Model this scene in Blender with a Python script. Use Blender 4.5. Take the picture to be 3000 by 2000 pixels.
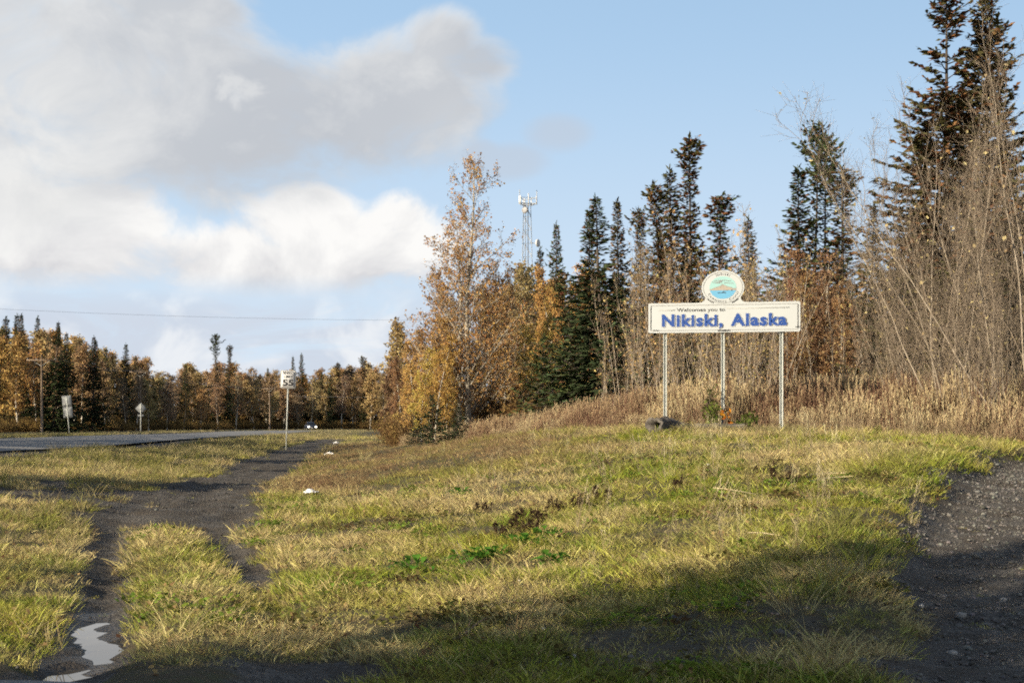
import bpy, math, random
import numpy as np
from mathutils import Vector, Matrix

S = bpy.context.scene
for o in list(bpy.data.objects):
    bpy.data.objects.remove(o)
COL = S.collection
PI = math.pi
R = math.radians

# ------------------------------------------------------------------ camera
EZ = 1.7                       # eye height
F = 3000 * 50 / 36.0           # focal length in photo pixels
HOR = 1230                     # eye-level row in the photo
cam = bpy.data.cameras.new('camera')
cam.lens = 50; cam.sensor_width = 36; cam.shift_y = (HOR - 1000) / 3000.0
cam.clip_start = 0.1; cam.clip_end = 20000
cam_o = bpy.data.objects.new('camera', cam); COL.objects.link(cam_o)
cam_o.location = (0, 0, EZ); cam_o.rotation_euler = (PI / 2, 0, 0)
S.camera = cam_o

# ------------------------------------------------------------------ world and sun
SUN_EL, SUN_AZ = R(21), R(47)          # azimuth measured from straight behind the camera, towards the left
SDIR = Vector((-math.sin(SUN_AZ) * math.cos(SUN_EL), -math.cos(SUN_AZ) * math.cos(SUN_EL), math.sin(SUN_EL)))
SKY_STRENGTH = 0.12
EXPOSURE = 1.05
S.view_settings.view_transform = 'Standard'
S.view_settings.look = 'None'
S.view_settings.gamma = 1.0
S.view_settings.use_curve_mapping = False
S.view_settings.exposure = EXPOSURE
S.render.engine = 'CYCLES'
S.cycles.use_denoising = False
S.cycles.max_bounces = 5
S.cycles.diffuse_bounces = 2
S.cycles.use_adaptive_sampling = True
S.cycles.adaptive_threshold = 0.02
S.cycles.adaptive_min_samples = 40
S.cycles.transmission_bounces = 4
S.cycles.transparent_max_bounces = 6
S.cycles.sample_clamp_indirect = 4.0
S.cycles.use_light_tree = False
S.cycles.pixel_filter_type = 'BLACKMAN_HARRIS'
S.cycles.filter_width = 1.9

sun = bpy.data.lights.new('sun', 'SUN')
sun.energy = 5.0; sun.angle = R(0.55); sun.color = (1.0, 0.86, 0.65)
sun_o = bpy.data.objects.new('sun', sun); COL.objects.link(sun_o)
sun_o.location = SDIR * 200
sun_o.rotation_euler = (-SDIR).to_track_quat('-Z', 'Y').to_euler()


class NT:
    """small helper to write node trees as expressions"""
    def __init__(self, tree):
        self.t = tree; self.n = tree.nodes; self.l = tree.links

    def node(self, kind, **kw):
        n = self.n.new(kind)
        for k, v in kw.items():
            setattr(n, k, v)
        return n

    def put(self, sock, v):
        if v is None:
            return
        if isinstance(v, bpy.types.NodeSocket):
            self.l.new(v, sock)
        elif isinstance(v, (tuple, list)) and len(v) == 3 and sock.type == 'RGBA':
            sock.default_value = (*v, 1)
        else:
            sock.default_value = v

    def m(self, op, a, b=None, c=None, clamp=False):
        n = self.node('ShaderNodeMath', operation=op, use_clamp=clamp)
        for i, v in enumerate((a, b, c)):
            self.put(n.inputs[i], v)
        return n.outputs[0]

    def mix(self, f, a, b, mode='MIX'):
        n = self.node('ShaderNodeMix', data_type='RGBA', blend_type=mode)
        self.put(n.inputs[0], f); self.put(n.inputs[6], a); self.put(n.inputs[7], b)
        return n.outputs[2]

    def noise(self, vec, scale, detail=4, rough=0.55, dist=0.0, dim='3D'):
        n = self.node('ShaderNodeTexNoise', noise_dimensions=dim)
        self.put(n.inputs['Vector'], vec)
        n.inputs['Scale'].default_value = scale; n.inputs['Detail'].default_value = detail
        n.inputs['Roughness'].default_value = rough; n.inputs['Distortion'].default_value = dist
        return n.outputs[0]

    def sstep(self, a, b, x):
        n = self.node('ShaderNodeMapRange', interpolation_type='SMOOTHSTEP')
        self.put(n.inputs[0], x); n.inputs[1].default_value = a; n.inputs[2].default_value = b
        return n.outputs[0]

    def vec(self, x, y, z):
        n = self.node('ShaderNodeCombineXYZ')
        for i, v in enumerate((x, y, z)):
            self.put(n.inputs[i], v)
        return n.outputs[0]

    def sep(self, v):
        n = self.node('ShaderNodeSeparateXYZ'); self.put(n.inputs[0], v)
        return n.outputs

    def ramp(self, f, stops):
        n = self.node('ShaderNodeValToRGB'); self.put(n.inputs[0], f)
        cr = n.color_ramp
        while len(cr.elements) < len(stops):
            cr.elements.new(0.5)
        for e, (p, c) in zip(cr.elements, stops):
            e.position = p; e.color = (*c, 1)
        return n.outputs[0]


def build_world():
    w = bpy.data.worlds.new('World'); S.world = w; w.use_nodes = True
    w.cycles.sampling_method = 'MANUAL'; w.cycles.sample_map_resolution = 256
    t = NT(w.node_tree); t.n.clear()
    out = t.node('ShaderNodeOutputWorld'); bg = t.node('ShaderNodeBackground')
    t.l.new(bg.outputs[0], out.inputs[0])
    sky = t.node('ShaderNodeTexSky', sky_type='NISHITA')
    sky.sun_disc = False; sky.sun_elevation = SUN_EL; sky.sun_rotation = PI - SUN_AZ
    sky.altitude = 40; sky.air_density = 1.0; sky.dust_density = 1.6; sky.ozone_density = 2.2
    skyc = t.mix(1.0, sky.outputs[0], (SKY_STRENGTH,) * 3, 'MULTIPLY')
    tc = t.node('ShaderNodeTexCoord'); x, y, z = t.sep(tc.outputs['Generated'])
    az = t.m('ARCTAN2', x, y)
    el = t.m('DIVIDE', z, t.m('SQRT', t.m('ADD', t.m('MULTIPLY', x, x), t.m('MULTIPLY', y, y))))
    # a little haze towards the horizon, the same all round
    elp = t.m('MAXIMUM', el, 0.0)
    base = t.mix(t.m('MULTIPLY', t.sstep(0.95, 0.1, elp), 0.92), skyc, (0.445, 0.655, 0.90))
    base = t.mix(t.m('MULTIPLY', t.sstep(0.30, 0.0, elp), 0.85), base, (0.72, 0.83, 0.94))

    p = t.vec(az, t.m('MULTIPLY', el, 1.35), 0.0)
    n1 = t.noise(p, 11, 6, 0.60, 0.3, '2D')
    n2 = t.noise(t.vec(t.m('ADD', az, -0.014), t.m('MULTIPLY', t.m('ADD', el, 0.016), 1.35), 0.0), 11, 6, 0.60, 0.3, '2D')
    n3 = t.noise(p, 5, 3, 0.5, 0.0, '2D')

    def blob(px, py, wx, wy):
        a = math.atan((px - 1500) / F); e = (HOR - py) / F * math.cos(a)
        u = t.m('DIVIDE', t.m('SUBTRACT', az, a), wx / F); v = t.m('DIVIDE', t.m('SUBTRACT', el, e), wy / F)
        return t.m('SUBTRACT', 1.0, t.m('ADD', t.m('MULTIPLY', u, u), t.m('MULTIPLY', v, v)))

    def field(bl, amp, off=0.0):
        d = None
        for b in bl:
            q = blob(*b)
            d = q if d is None else t.m('SMOOTH_MAX', d, q, 0.35)
        return t.m('ADD', t.m('MAXIMUM', d, -1.5), t.m('MULTIPLY', t.m('SUBTRACT', n1, 0.5 + off), amp))
    relief = t.m('MULTIPLY', t.m('SUBTRACT', n1, n2), 4.0)

    # hazy broken veil low over the wood, thinning out to the right
    st = t.noise(t.vec(t.m('MULTIPLY', az, 0.6), t.m('MULTIPLY', el, 2.6), 0.0), 11, 5, 0.6, 0.5, '2D')
    vm = t.m('MULTIPLY', t.sstep(0.102, 0.066, el), t.sstep(0.10, -0.12, az))
    va = t.m('MULTIPLY', vm, t.sstep(0.28, 0.52, st))
    vcol = t.mix(t.sstep(0.42, 0.68, t.noise(p, 16, 4, 0.55, 0.3, '2D')), (0.63, 0.69, 0.79), (0.86, 0.88, 0.91))
    c = t.mix(t.m('MULTIPLY', va, 0.9), base, vcol)

    # the band of white cumulus
    B = [(180, 700, 400, 175), (340, 640, 210, 130), (620, 770, 430, 120), (900, 640, 220, 130), (1060, 730, 330, 150),
         (1180, 650, 140, 110), (20, 660, 160, 120), (-250, 680, 320, 190), (-750, 640, 380, 160)]
    d = field(B, 2.6)
    top = t.sstep((HOR - 900) / F, (HOR - 640) / F, el)
    a = t.m('MULTIPLY', t.sstep(-0.10, 0.60, d), t.sstep((HOR - 900) / F, (HOR - 800) / F, el))
    lum = t.m('ADD', t.m('ADD', t.m('MULTIPLY', top, 0.85), t.m('MULTIPLY', relief, 0.55)), t.m('MULTIPLY', t.sstep(0.25, 0.75, n3), 0.22), clamp=True)
    bc = t.mix(lum, (0.70, 0.70, 0.72), (0.98, 0.97, 0.95))
    c = t.mix(a, c, bc)

    # the broad grey cloud in front of it, lit along its upper right rim
    A = [(-150, 230, 650, 420), (280, 250, 500, 340), (430, 110, 300, 190), (680, 390, 480, 200), (980, 330, 360, 190), (1210, 250, 240, 160),
         (1285, 140, 120, 105), (1400, 190, 120, 75), (560, 30, 180, 80), (820, 270, 260, 130), (-900, 150, 500, 300)]
    d = field(A, 2.9)
    a = t.sstep(-0.75, 0.85, d)
    rim = t.m('MULTIPLY', t.sstep(0.9, -0.1, d), t.sstep((HOR - 420) / F, (HOR - 120) / F, el))
    left = t.sstep(-0.20, -0.34, az)
    spot = t.sstep(-0.1, 1.2, t.m('ADD', blob(712, 255, 80, 60), t.m('MULTIPLY', t.m('SUBTRACT', t.noise(p, 26, 4, 0.6, 0.3, '2D'), 0.5), 5.0)))
    lum = t.m('ADD', t.m('ADD', t.m('MULTIPLY', rim, 0.60), t.m('MULTIPLY', relief, 0.35)), t.m('MULTIPLY', left, 0.50), clamp=True)
    lum = t.m('ADD', lum, t.m('MULTIPLY', t.sstep(0.35, 0.75, n3), 0.30), clamp=True)
    lum = t.m('ADD', lum, t.m('MULTIPLY', spot, 0.5), clamp=True)
    ac = t.mix(lum, (0.55, 0.575, 0.615), (0.84, 0.84, 0.83))
    c = t.mix(t.m('MULTIPLY', a, 0.97), c, ac)

    # two thin grey rags right of it
    d = field([(1500, 475, 130, 65), (1640, 390, 120, 70), (1420, 455, 70, 50)], 1.0)
    c = t.mix(t.m('MULTIPLY', t.sstep(-0.1, 0.9, d), 0.62), c, (0.55, 0.61, 0.70))

    # the same broken cloud all round the rest of the sky
    g3 = t.noise(tc.outputs['Generated'], 3.1, 4, 0.55, 0.2)
    out_m = t.sstep(0.42, 0.75, t.m('ABSOLUTE', az))
    up = t.m('MULTIPLY', t.sstep(0.36, 0.6, el), t.sstep(3.0, 0.2, t.m('ABSOLUTE', az)))
    gm = t.m('MAXIMUM', out_m, up)
    ga = t.m('MULTIPLY', gm, t.sstep(0.50, 0.64, g3))
    gc = t.mix(t.sstep(0.55, 0.75, g3), (0.80, 0.79, 0.77), (0.45, 0.47, 0.51))
    c = t.mix(t.m('MULTIPLY', ga, 0.9), c, gc)
    c = t.mix(t.sstep(-0.002, -0.03, el), c, (0.20, 0.18, 0.15))
    t.l.new(c, bg.inputs[0]); bg.inputs[1].default_value = 2 ** -EXPOSURE
build_world()


# ------------------------------------------------------------------ numbers: noise, terrain
def smooth(a, b, x):
    k = np.clip((np.asarray(x, float) - a) / (b - a), 0, 1)
    return k * k * (3 - 2 * k)


def vnoise(x, y, seed=0):
    x = np.asarray(x, float); y = np.asarray(y, float)
    xi = np.floor(x).astype(np.int64); yi = np.floor(y).astype(np.int64)
    fx = x - xi; fy = y - yi; fx = fx * fx * (3 - 2 * fx); fy = fy * fy * (3 - 2 * fy)

    def h(i, j):
        n = (i * 374761393 + j * 668265263 + seed * 974634777) & 0x7fffffff
        n = ((n ^ (n >> 13)) * 1274126177) & 0x7fffffff
        return ((n ^ (n >> 16)) & 0xffff) / 65535.0
    return (h(xi, yi) * (1 - fx) + h(xi + 1, yi) * fx) * (1 - fy) + (h(xi, yi + 1) * (1 - fx) + h(xi + 1, yi + 1) * fx) * fy


def fbm(x, y, oct=4, seed=0):
    s = 0; a = 0.5; tot = 0
    for k in range(oct):
        s = s + a * vnoise(x * 2 ** k, y * 2 ** k, seed + k); tot += a; a *= 0.5
    return s / tot


CP = np.array([
    # ditch and two-wheel track (x, y, drop below the eye)
    (-2.2, 5, 1.66), (-2.0, 9, 1.64), (-3.5, 14, 1.66), (-5.2, 21, 1.67), (-7.2, 40, 1.64), (-9.5, 60, 1.62), (-11.8, 86, 1.60),
    (-14, 115, 1.55), (-18, 150, 1.62), (-11.4, 71, 1.50),
    # bank up to the road
    (-6, 10, 1.34), (-8.5, 20, 1.16), (-10.0, 30, 1.06), (-12.0, 44, 1.02), (-15.2, 71, 1.2), (-18, 95, 1.25),
    (-12.4, 5, 0.80), (-13.7, 20, 0.83), (-15.7, 44, 0.93), (-19.1, 84, 1.10), (-21.5, 112, 1.2), (-29.3, 203, 1.57),
    (-23.4, 5, 0.80), (-24.7, 20, 0.84), (-26.7, 44, 0.94), (-30.1, 84, 1.10), (-32.5, 112, 1.2), (-40.3, 203, 1.58), (-28, 280, 1.98), (-5, 300, 2.16), (30, 305, 2.2),
    (-36, 44, 1.1), (-42, 100, 1.3), (-52, 200, 1.7), (-50, 300, 2.0),
    # hill with the sign
    (3.6, 34, 0.23), (5.0, 34, 0.22), (6.4, 34, 0.24), (9, 34, 0.28), (14, 36, 0.35), (11, 28, 0.50), (12, 22, 0.80), (16, 28, 0.6),
    (0, 40, 0.50), (0, 34, 0.64), (-3, 34, 1.08), (-3.5, 60, 0.92), (-1.4, 60, 0.66), (-6, 90, 1.0), (-9, 112, 1.22), (-10, 150, 1.5),
    (0, 9, 1.62), (2, 9, 1.60), (3.5, 9, 1.56), (0, 15, 1.46), (2.6, 15, 1.30), (4.5, 15.5, 1.20), (0, 22, 1.20), (2.6, 22, 0.95), (5.5, 23, 0.72), (3, 28, 0.55),
    (-2.3, 22, 1.46), (-3.2, 28, 1.36), (7, 27, 0.52), (-0.5, 12, 1.60),
    (6, 10, 1.50), (9, 15, 1.28), (14, 14, 1.25),
    # wood floor and the far country
    (5, 60, 0.5), (22, 60, 0.4), (35, 100, 0.5), (2, 100, 0.8), (2, 200, 1.5), (40, 200, 1.2), (90, 300, 2.0), (-110, 300, 1.9), (-110, 100, 1.2),
    (-60, 0, 0.8), (-110, 600, 2.3), (0, 600, 2.3), (110, 600, 2.3), (100, 0, 0.7), (-30, -35, 0.9), (30, -35, 1.2), (0, 0, 1.65), (0, -10, 1.6)])


def tps_fit(P, v, lam):
    n = len(P); d = np.linalg.norm(P[:, None] - P[None], axis=2)
    K = np.where(d > 0, d ** 2 * np.log(d + 1e-9), 0) + lam * np.eye(n)
    A = np.zeros((n + 3, n + 3)); A[:n, :n] = K
    Q = np.hstack([np.ones((n, 1)), P]); A[:n, n:] = Q; A[n:, :n] = Q.T
    b = np.zeros(n + 3); b[:n] = v
    return np.linalg.solve(A, b)


def warp(x, y):          # compress the far distance so that near and far are fitted alike
    return np.stack([np.arcsinh(np.asarray(x, float) / 8.0) * 8, np.arcsinh(np.asarray(y, float) / 16.0) * 16], -1)


TP = warp(CP[:, 0], CP[:, 1]); TW = tps_fit(TP, CP[:, 2], 2.0)


def tps(x, y):
    q = warp(np.clip(x, -160, 160), np.clip(y, -60, 700)); sh = q.shape[:-1]; q = q.reshape(-1, 2)
    out = np.empty(len(q))
    for i in range(0, len(q), 20000):
        c = q[i:i + 20000]; d = np.linalg.norm(c[:, None] - TP[None], axis=2)
        out[i:i + 20000] = np.where(d > 0, d ** 2 * np.log(d + 1e-9), 0) @ TW[:len(TP)] + TW[len(TP)] + c @ TW[len(TP) + 1:]
    return out.reshape(sh)


# road: straight ahead, then bending right
def road_frame():
    pts = []
    y = -60.0; x = -17.5 - 0.085 * y
    h = math.atan2(-0.085, 1.0)          # heading from +Y, positive to the right
    s = 0
    while s < 520:
        pts.append((x, y, h))
        k = 0.0 if y < 195 else 0.0135
        if h > 1.75: k = 0
        x += math.sin(h) * 2; y += math.cos(h) * 2; h += k * 2; s += 2
    return np.array(pts)
ROAD = road_frame()
RW = 5.6                                   # half width of the paving


def road_dist(x, y):
    x = np.asarray(x, float); y = np.asarray(y, float); sh = x.shape
    xf = x.ravel(); yf = y.ravel(); best = np.full(xf.shape, 1e9)
    P = ROAD[::2, :2]
    for i in range(0, len(xf), 40000):
        d = (xf[i:i + 40000, None] - P[None, :, 0]) ** 2 + (yf[i:i + 40000, None] - P[None, :, 1]) ** 2
        best[i:i + 40000] = np.sqrt(d.min(1))
    return best.reshape(sh)


def track_x(y):
    return np.interp(y, [0, 5, 9, 14, 21, 30, 40, 60, 86, 115, 150], [-2.1, -2.05, -2.0, -3.2, -5.2, -6.2, -7.2, -9.5, -11.8, -14, -18])


def pad_edge(y):
    return np.interp(y, [0, 8.5, 13.3, 17, 20, 24, 26.5, 29], [1.6, 2.35, 3.5, 4.7, 5.9, 7.6, 9.2, 14])


def dirt_mask(x, y):
    """1 where bare gravel shows"""
    n = fbm(np.asarray(x) * 1.3, np.asarray(y) * 1.3, 3, 5) - 0.5
    tx = track_x(y); u = x - tx
    xn = u + n * 0.9
    far = smooth(19.5, 23, y) * smooth(128, 95, y)
    wide = np.interp(y, [20, 24, 30, 60, 90, 120], [1.6, 1.3, 1.0, 1.05, 1.2, 0.6])
    m = far * smooth(wide + 0.3, wide - 0.35, np.abs(xn))
    left = smooth(21.5, 23.5, y) * smooth(28.5, 25.5, y) * smooth(-4.4, -3.4, u) * smooth(0.5, -1.0, u)      # bare cut bank left of the track
    lr = np.abs(u + 0.78 + n * 0.35); rr = np.abs(u - 0.78 + n * 0.5)
    m = np.maximum(m, smooth(0.40, 0.20, lr) * smooth(6, 8, y) * smooth(24, 21, y))
    m = np.maximum(m, smooth(0.44, 0.20, rr) * smooth(13.4, 15.4, y) * smooth(24, 21, y))
    m = np.maximum(m, left * smooth(-0.10, 0.12, n + 0.02))
    n_b = fbm(np.asarray(x) * 0.9 + 5, np.asarray(y) * 0.9, 4, 19) - 0.5
    m = np.maximum(m, 0.46 * smooth(0.85, 0.25, np.hypot((x - 1.2) / 1.9, (y - 10.1) / 0.95) + n_b * 3.0))
    m = np.maximum(m, 0.9 * smooth(0.95, 0.3, np.hypot((x + 1.65) / 0.75, (y - 9.2) / 0.9) + n_b * 2.4))      # worn patch near the bottom edge
   # gravel scar on the near bank
    pe = pad_edge(y)
    m = np.maximum(m, smooth(-0.12, 0.3, x - pe + n * 1.3) * smooth(27.8, 26.4, y + n * 1.5))
    rd = road_dist(x, y)
    m = np.maximum(m, smooth(RW + 2.4, RW + 1.2, rd + n * 1.6))
    return np.clip(m, 0, 1)


PUD_Z = EZ - 1.70


def ground_z(x, y, fine=True):
    x = np.asarray(x, float); y = np.asarray(y, float)
    z = EZ - tps(x, y)
    u = x - track_x(y)
    # ruts and the turf between them
    near = smooth(26, 20, y) * smooth(4, 7, y)
    z = z - 0.10 * near * (np.exp(-((np.abs(u) - 0.78) / 0.26) ** 2))
    z = z + 0.07 * near * np.exp(-(u / 0.4) ** 2) * smooth(24, 19, y)
    # the parking pad is cut into the knoll
    pe = pad_edge(y)
    z = z - 0.26 * smooth(-0.25, 0.45, x - pe) * smooth(27.6, 26.2, y) * smooth(6, 12, y)
    z = z + 0.10 * np.exp(-((x - pe + 0.8) / 0.9) ** 2) * smooth(27, 24, y) * smooth(9, 15, y)
    # road bed
    rd = road_dist(x, y)
    z = z - 0.06 * smooth(RW + 1.5, RW + 0.2, rd)
    amp = smooth(RW + 1, RW + 4, rd)
    if fine:
        z = z + amp * ((fbm(x * 0.9, y * 0.9, 4, 11) - 0.5) * 0.16 + (fbm(x * 0.25, y * 0.25, 2, 17) - 0.5) * 0.22 * smooth(30, 60, y))
    # shallow basin in the left rut that holds the puddle
    pn = (fbm(x * 2.6, y * 2.6, 3, 77) - 0.5)
    q = np.abs(u + 0.78 + 0.10 * np.sin(y * 2.3) + pn * 0.16)
    on = smooth(8.6, 8.9, y) * smooth(12.2, 11.6, y)
    z = np.where(on > 0.01, np.maximum(z, PUD_Z + 0.03 * on - 0.2 * (1 - on)), z)
    wid = np.interp(y, [8.9, 9.4, 10.0, 10.6, 11.2, 11.8], [0.14, 0.21, 0.13, 0.16, 0.11, 0.03])
    b = smooth(wid + 0.10, wid - 0.06, q) * smooth(9.03, 9.2, y) * smooth(11.9, 11.3, y)
    z = z * (1 - b) + (PUD_Z - 0.035 + pn * 0.12) * b
    return z


def gz(x, y):
    return float(ground_z(np.array([x]), np.array([y]))[0])


def atpx(px, d):
    """ground point on the photo column px at distance d"""
    X = (px - 1500) / F * d
    return X, d, gz(X, d)


def height_for(px, d, ytop):
    X, Y, z = atpx(px, d)
    return EZ + (HOR - ytop) / F * d - z


# ------------------------------------------------------------------ mesh building
class MB:
    def __init__(self):
        self.v = []; self.q = []; self.t = []; self.tint = []; self.n = 0

    def add(self, v, quads=None, tris=None, tint=0.5):
        v = np.asarray(v, float).reshape(-1, 3)
        self.v.append(v)
        self.tint.append(np.broadcast_to(np.asarray(tint, float), (len(v),)))
        if quads is not None and len(quads): self.q.append(np.asarray(quads, np.int64).reshape(-1, 4) + self.n)
        if tris is not None and len(tris): self.t.append(np.asarray(tris, np.int64).reshape(-1, 3) + self.n)
        self.n += len(v)

    def tube(self, pts, r0, r1=None, sides=5, tint=0.5, cap=True, radii=None):
        pts = np.asarray(pts, float); n = len(pts)
        rad = np.asarray(radii, float) if radii is not None else np.linspace(r0, r0 if r1 is None else r1, n)
        tg = np.gradient(pts, axis=0); tg /= np.linalg.norm(tg, axis=1)[:, None] + 1e-9
        ref = np.array([0, 0, 1.0]) if abs(tg[:, 2]).mean() < 0.8 else np.array([1.0, 0, 0])
        u = np.cross(tg, ref); u /= np.linalg.norm(u, axis=1)[:, None] + 1e-9
        w = np.cross(tg, u)
        a = np.arange(sides) / sides * 2 * PI
        ring = pts[:, None] + rad[:, None, None] * (np.cos(a)[None, :, None] * u[:, None] + np.sin(a)[None, :, None] * w[:, None])
        i = np.arange(n - 1)[:, None] * sides; j = np.arange(sides)[None]; k = (j + 1) % sides
        q = np.stack([i + j, i + k, i + sides + k, i + sides + j], -1).reshape(-1, 4)
        tr = []
        if cap:
            for s in range(1, sides - 1):
                tr.append((0, s, s + 1)); b = (n - 1) * sides; tr.append((b, b + s + 1, b + s))
        self.add(ring.reshape(-1, 3), q, tr, tint)

    def box(self, c, size, rz=0.0, tint=0.5, M=None):
        sx, sy, sz = [s / 2 for s in size]
        v = np.array([(x, y, z) for x in (-sx, sx) for y in (-sy, sy) for z in (-sz, sz)])
        if rz:
            co, si = math.cos(rz), math.sin(rz)
            v = np.stack([v[:, 0] * co - v[:, 1] * si, v[:, 0] * si + v[:, 1] * co, v[:, 2]], -1)
        v = v + np.array(c)
        self.add(v, [(0, 1, 3, 2), (4, 6, 7, 5), (0, 4, 5, 1), (2, 3, 7, 6), (0, 2, 6, 4), (1, 5, 7, 3)], None, tint)

    def prism(self, outline, y0, y1, tint=0.5):
        """flat outline in (x, z), thickness from y0 to y1; fan from the centre"""
        o = np.asarray(outline, float); n = len(o); c = o.mean(0)
        def lay(y): return np.vstack([np.column_stack([o[:, 0], np.full(n, y), o[:, 1]]), [(c[0], y, c[1])]])
        v = np.vstack([lay(y0), lay(y1)]); tr = []; q = []
        for i in range(n):
            j = (i + 1) % n
            tr.append((i, j, n)); tr.append((n + 1 + j, n + 1 + i, 2 * n + 1)); q.append((i, n + 1 + i, n + 1 + j, j))
        self.add(v, q, tr, tint)

    def mesh(self, name, mat=None, smooth_shade=False):
        me = bpy.data.meshes.new(name)
        v = np.vstack(self.v) if self.v else np.zeros((0, 3))
        q = np.vstack(self.q) if self.q else np.zeros((0, 4), np.int64)
        t = np.vstack(self.t) if self.t else np.zeros((0, 3), np.int64)
        me.vertices.add(len(v)); me.vertices.foreach_set('co', v.astype(np.float32).ravel())
        li = np.concatenate([q.ravel(), t.ravel()]).astype(np.int32)
        me.loops.add(len(li)); me.loops.foreach_set('vertex_index', li)
        ls = np.concatenate([np.arange(len(q)) * 4, len(q) * 4 + np.arange(len(t)) * 3]).astype(np.int32)
        me.polygons.add(len(ls)); me.polygons.foreach_set('loop_start', ls)
        me.update(calc_edges=True)
        a = me.attributes.new('tint', 'FLOAT', 'POINT')
        a.data.foreach_set('value', np.concatenate(self.tint).astype(np.float32) if self.tint else np.zeros(0, np.float32))
        if mat: me.materials.append(mat)
        if smooth_shade: me.polygons.foreach_set('use_smooth', np.ones(len(ls), bool))
        me.validate()
        return me


def link(name, me, parent=None, loc=(0, 0, 0), rot=(0, 0, 0), scale=(1, 1, 1)):
    o = bpy.data.objects.new(name, me); COL.objects.link(o)
    o.location = loc; o.rotation_euler = rot; o.scale = scale
    if parent: o.parent = parent
    return o


def tag(o, label=None, cat=None, group=None, kind=None):
    if label: o['label'] = label
    if cat: o['category'] = cat
    if group: o['group'] = group
    if kind: o['kind'] = kind
    return o


# ------------------------------------------------------------------ materials
def new_mat(name):
    m = bpy.data.materials.new(name); m.use_nodes = True
    t = NT(m.node_tree); t.n.clear()
    out = t.node('ShaderNodeOutputMaterial')
    return m, t, out


ALB = 0.80        # albedo scale shared by all materials, balances the exposure above


def principled(t, out, col, rough=0.8, metal=0.0, bump=None, bstr=0.3, bdist=0.02, spec=0.3):
    b = t.node('ShaderNodeBsdfPrincipled')
    t.put(b.inputs['Base Color'], t.mix(1.0, col, (ALB, ALB, ALB), 'MULTIPLY')); t.put(b.inputs['Roughness'], rough)
    b.inputs['Metallic'].default_value = metal
    b.inputs['Specular IOR Level'].default_value = spec
    if bump is not None:
        bn = t.node('ShaderNodeBump'); bn.inputs['Strength'].default_value = bstr; bn.inputs['Distance'].default_value = bdist
        t.l.new(bump, bn.inputs['Height']); t.l.new(bn.outputs[0], b.inputs['Normal'])
    t.l.new(b.outputs[0], out.inputs[0])
    return b


def simple(name, col, rough=0.6, metal=0.0, var=0.12, scale=6.0, spec=0.3, bstr=0.03):
    m, t, out = new_mat(name)
    tc = t.node('ShaderNodeTexCoord')
    n = t.noise(tc.outputs['Object'], scale, 5, 0.6)
    c = t.mix(n, tuple(x * (1 - var) for x in col), tuple(min(1, x * (1 + var)) for x in col))
    principled(t, out, c, rough, metal, n, bstr, 0.01, spec)
    return m


def foliage_mat(name, mode, trans=0.35, rough=0.7):
    """leaf material: colour from the instance ('inst') or from the object ('obj'), varied per blade by tint"""
    m, t, out = new_mat(name)
    at = t.node('ShaderNodeAttribute'); at.attribute_name = 'tint'
    if mode == 'inst':
        ca = t.node('ShaderNodeAttribute'); ca.attribute_type = 'INSTANCER'; ca.attribute_name = 'col'; col = ca.outputs['Color']
    else:
        oi = t.node('ShaderNodeObjectInfo'); col = oi.outputs['Color']
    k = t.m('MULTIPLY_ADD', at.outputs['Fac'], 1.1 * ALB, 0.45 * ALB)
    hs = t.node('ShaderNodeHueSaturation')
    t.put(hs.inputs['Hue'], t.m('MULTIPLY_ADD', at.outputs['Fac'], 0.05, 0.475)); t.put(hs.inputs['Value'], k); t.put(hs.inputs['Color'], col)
    d = t.node('ShaderNodeBsdfDiffuse'); t.put(d.inputs['Color'], hs.outputs[0])
    tr = t.node('ShaderNodeBsdfTranslucent'); t.put(tr.inputs['Color'], hs.outputs[0])
    mx = t.node('ShaderNodeMixShader'); mx.inputs[0].default_value = trans
    t.l.new(d.outputs[0], mx.inputs[1]); t.l.new(tr.outputs[0], mx.inputs[2])
    t.l.new(mx.outputs[0], out.inputs[0])
    return m


def bark_mat(name, c0, c1, sc=(6, 6, 1.2), marks=None):
    m, t, out = new_mat(name)
    tc = t.node('ShaderNodeTexCoord')
    mp = t.node('ShaderNodeMapping'); t.l.new(tc.outputs['Object'], mp.inputs[0]); mp.inputs['Scale'].default_value = sc
    n = t.noise(mp.outputs[0], 2.2, 5, 0.65)
    c = t.mix(t.sstep(0.35, 0.65, n), c0, c1)
    if marks:
        mp2 = t.node('ShaderNodeMapping'); t.l.new(tc.outputs['Object'], mp2.inputs[0]); mp2.inputs['Scale'].default_value = (2, 2, 9)
        n2 = t.noise(mp2.outputs[0], 2.0, 4, 0.7)
        c = t.mix(t.sstep(0.60, 0.66, n2), c, marks)
    principled(t, out, c, 0.85, 0, n, 0.5, 0.02, 0.15)
    return m


M = {}
M['grass'] = foliage_mat('grass_blades', 'inst', 0.42)
M['leaf'] = foliage_mat('autumn_leaves', 'obj', 0.40)
M['needle'] = foliage_mat('spruce_needles', 'obj', 0.12)
M['birch'] = bark_mat('birch_bark', (0.40, 0.36, 0.30), (0.58, 0.54, 0.46), marks=(0.06, 0.05, 0.045))
M['aspen'] = bark_mat('aspen_bark', (0.24, 0.21, 0.17), (0.42, 0.38, 0.31), marks=(0.05, 0.045, 0.04))
M['alder'] = bark_mat('alder_bark', (0.25, 0.205, 0.155), (0.41, 0.35, 0.275), (5, 5, 3))
M['alderfine'] = bark_mat('alder_twig_bark', (0.17, 0.13, 0.095), (0.30, 0.245, 0.185), (5, 5, 3))
M['twig'] = bark_mat('twig_bark', (0.13, 0.095, 0.07), (0.22, 0.17, 0.13))
M['sprucebark'] = bark_mat('spruce_bark', (0.05, 0.04, 0.033), (0.11, 0.09, 0.075))
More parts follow.
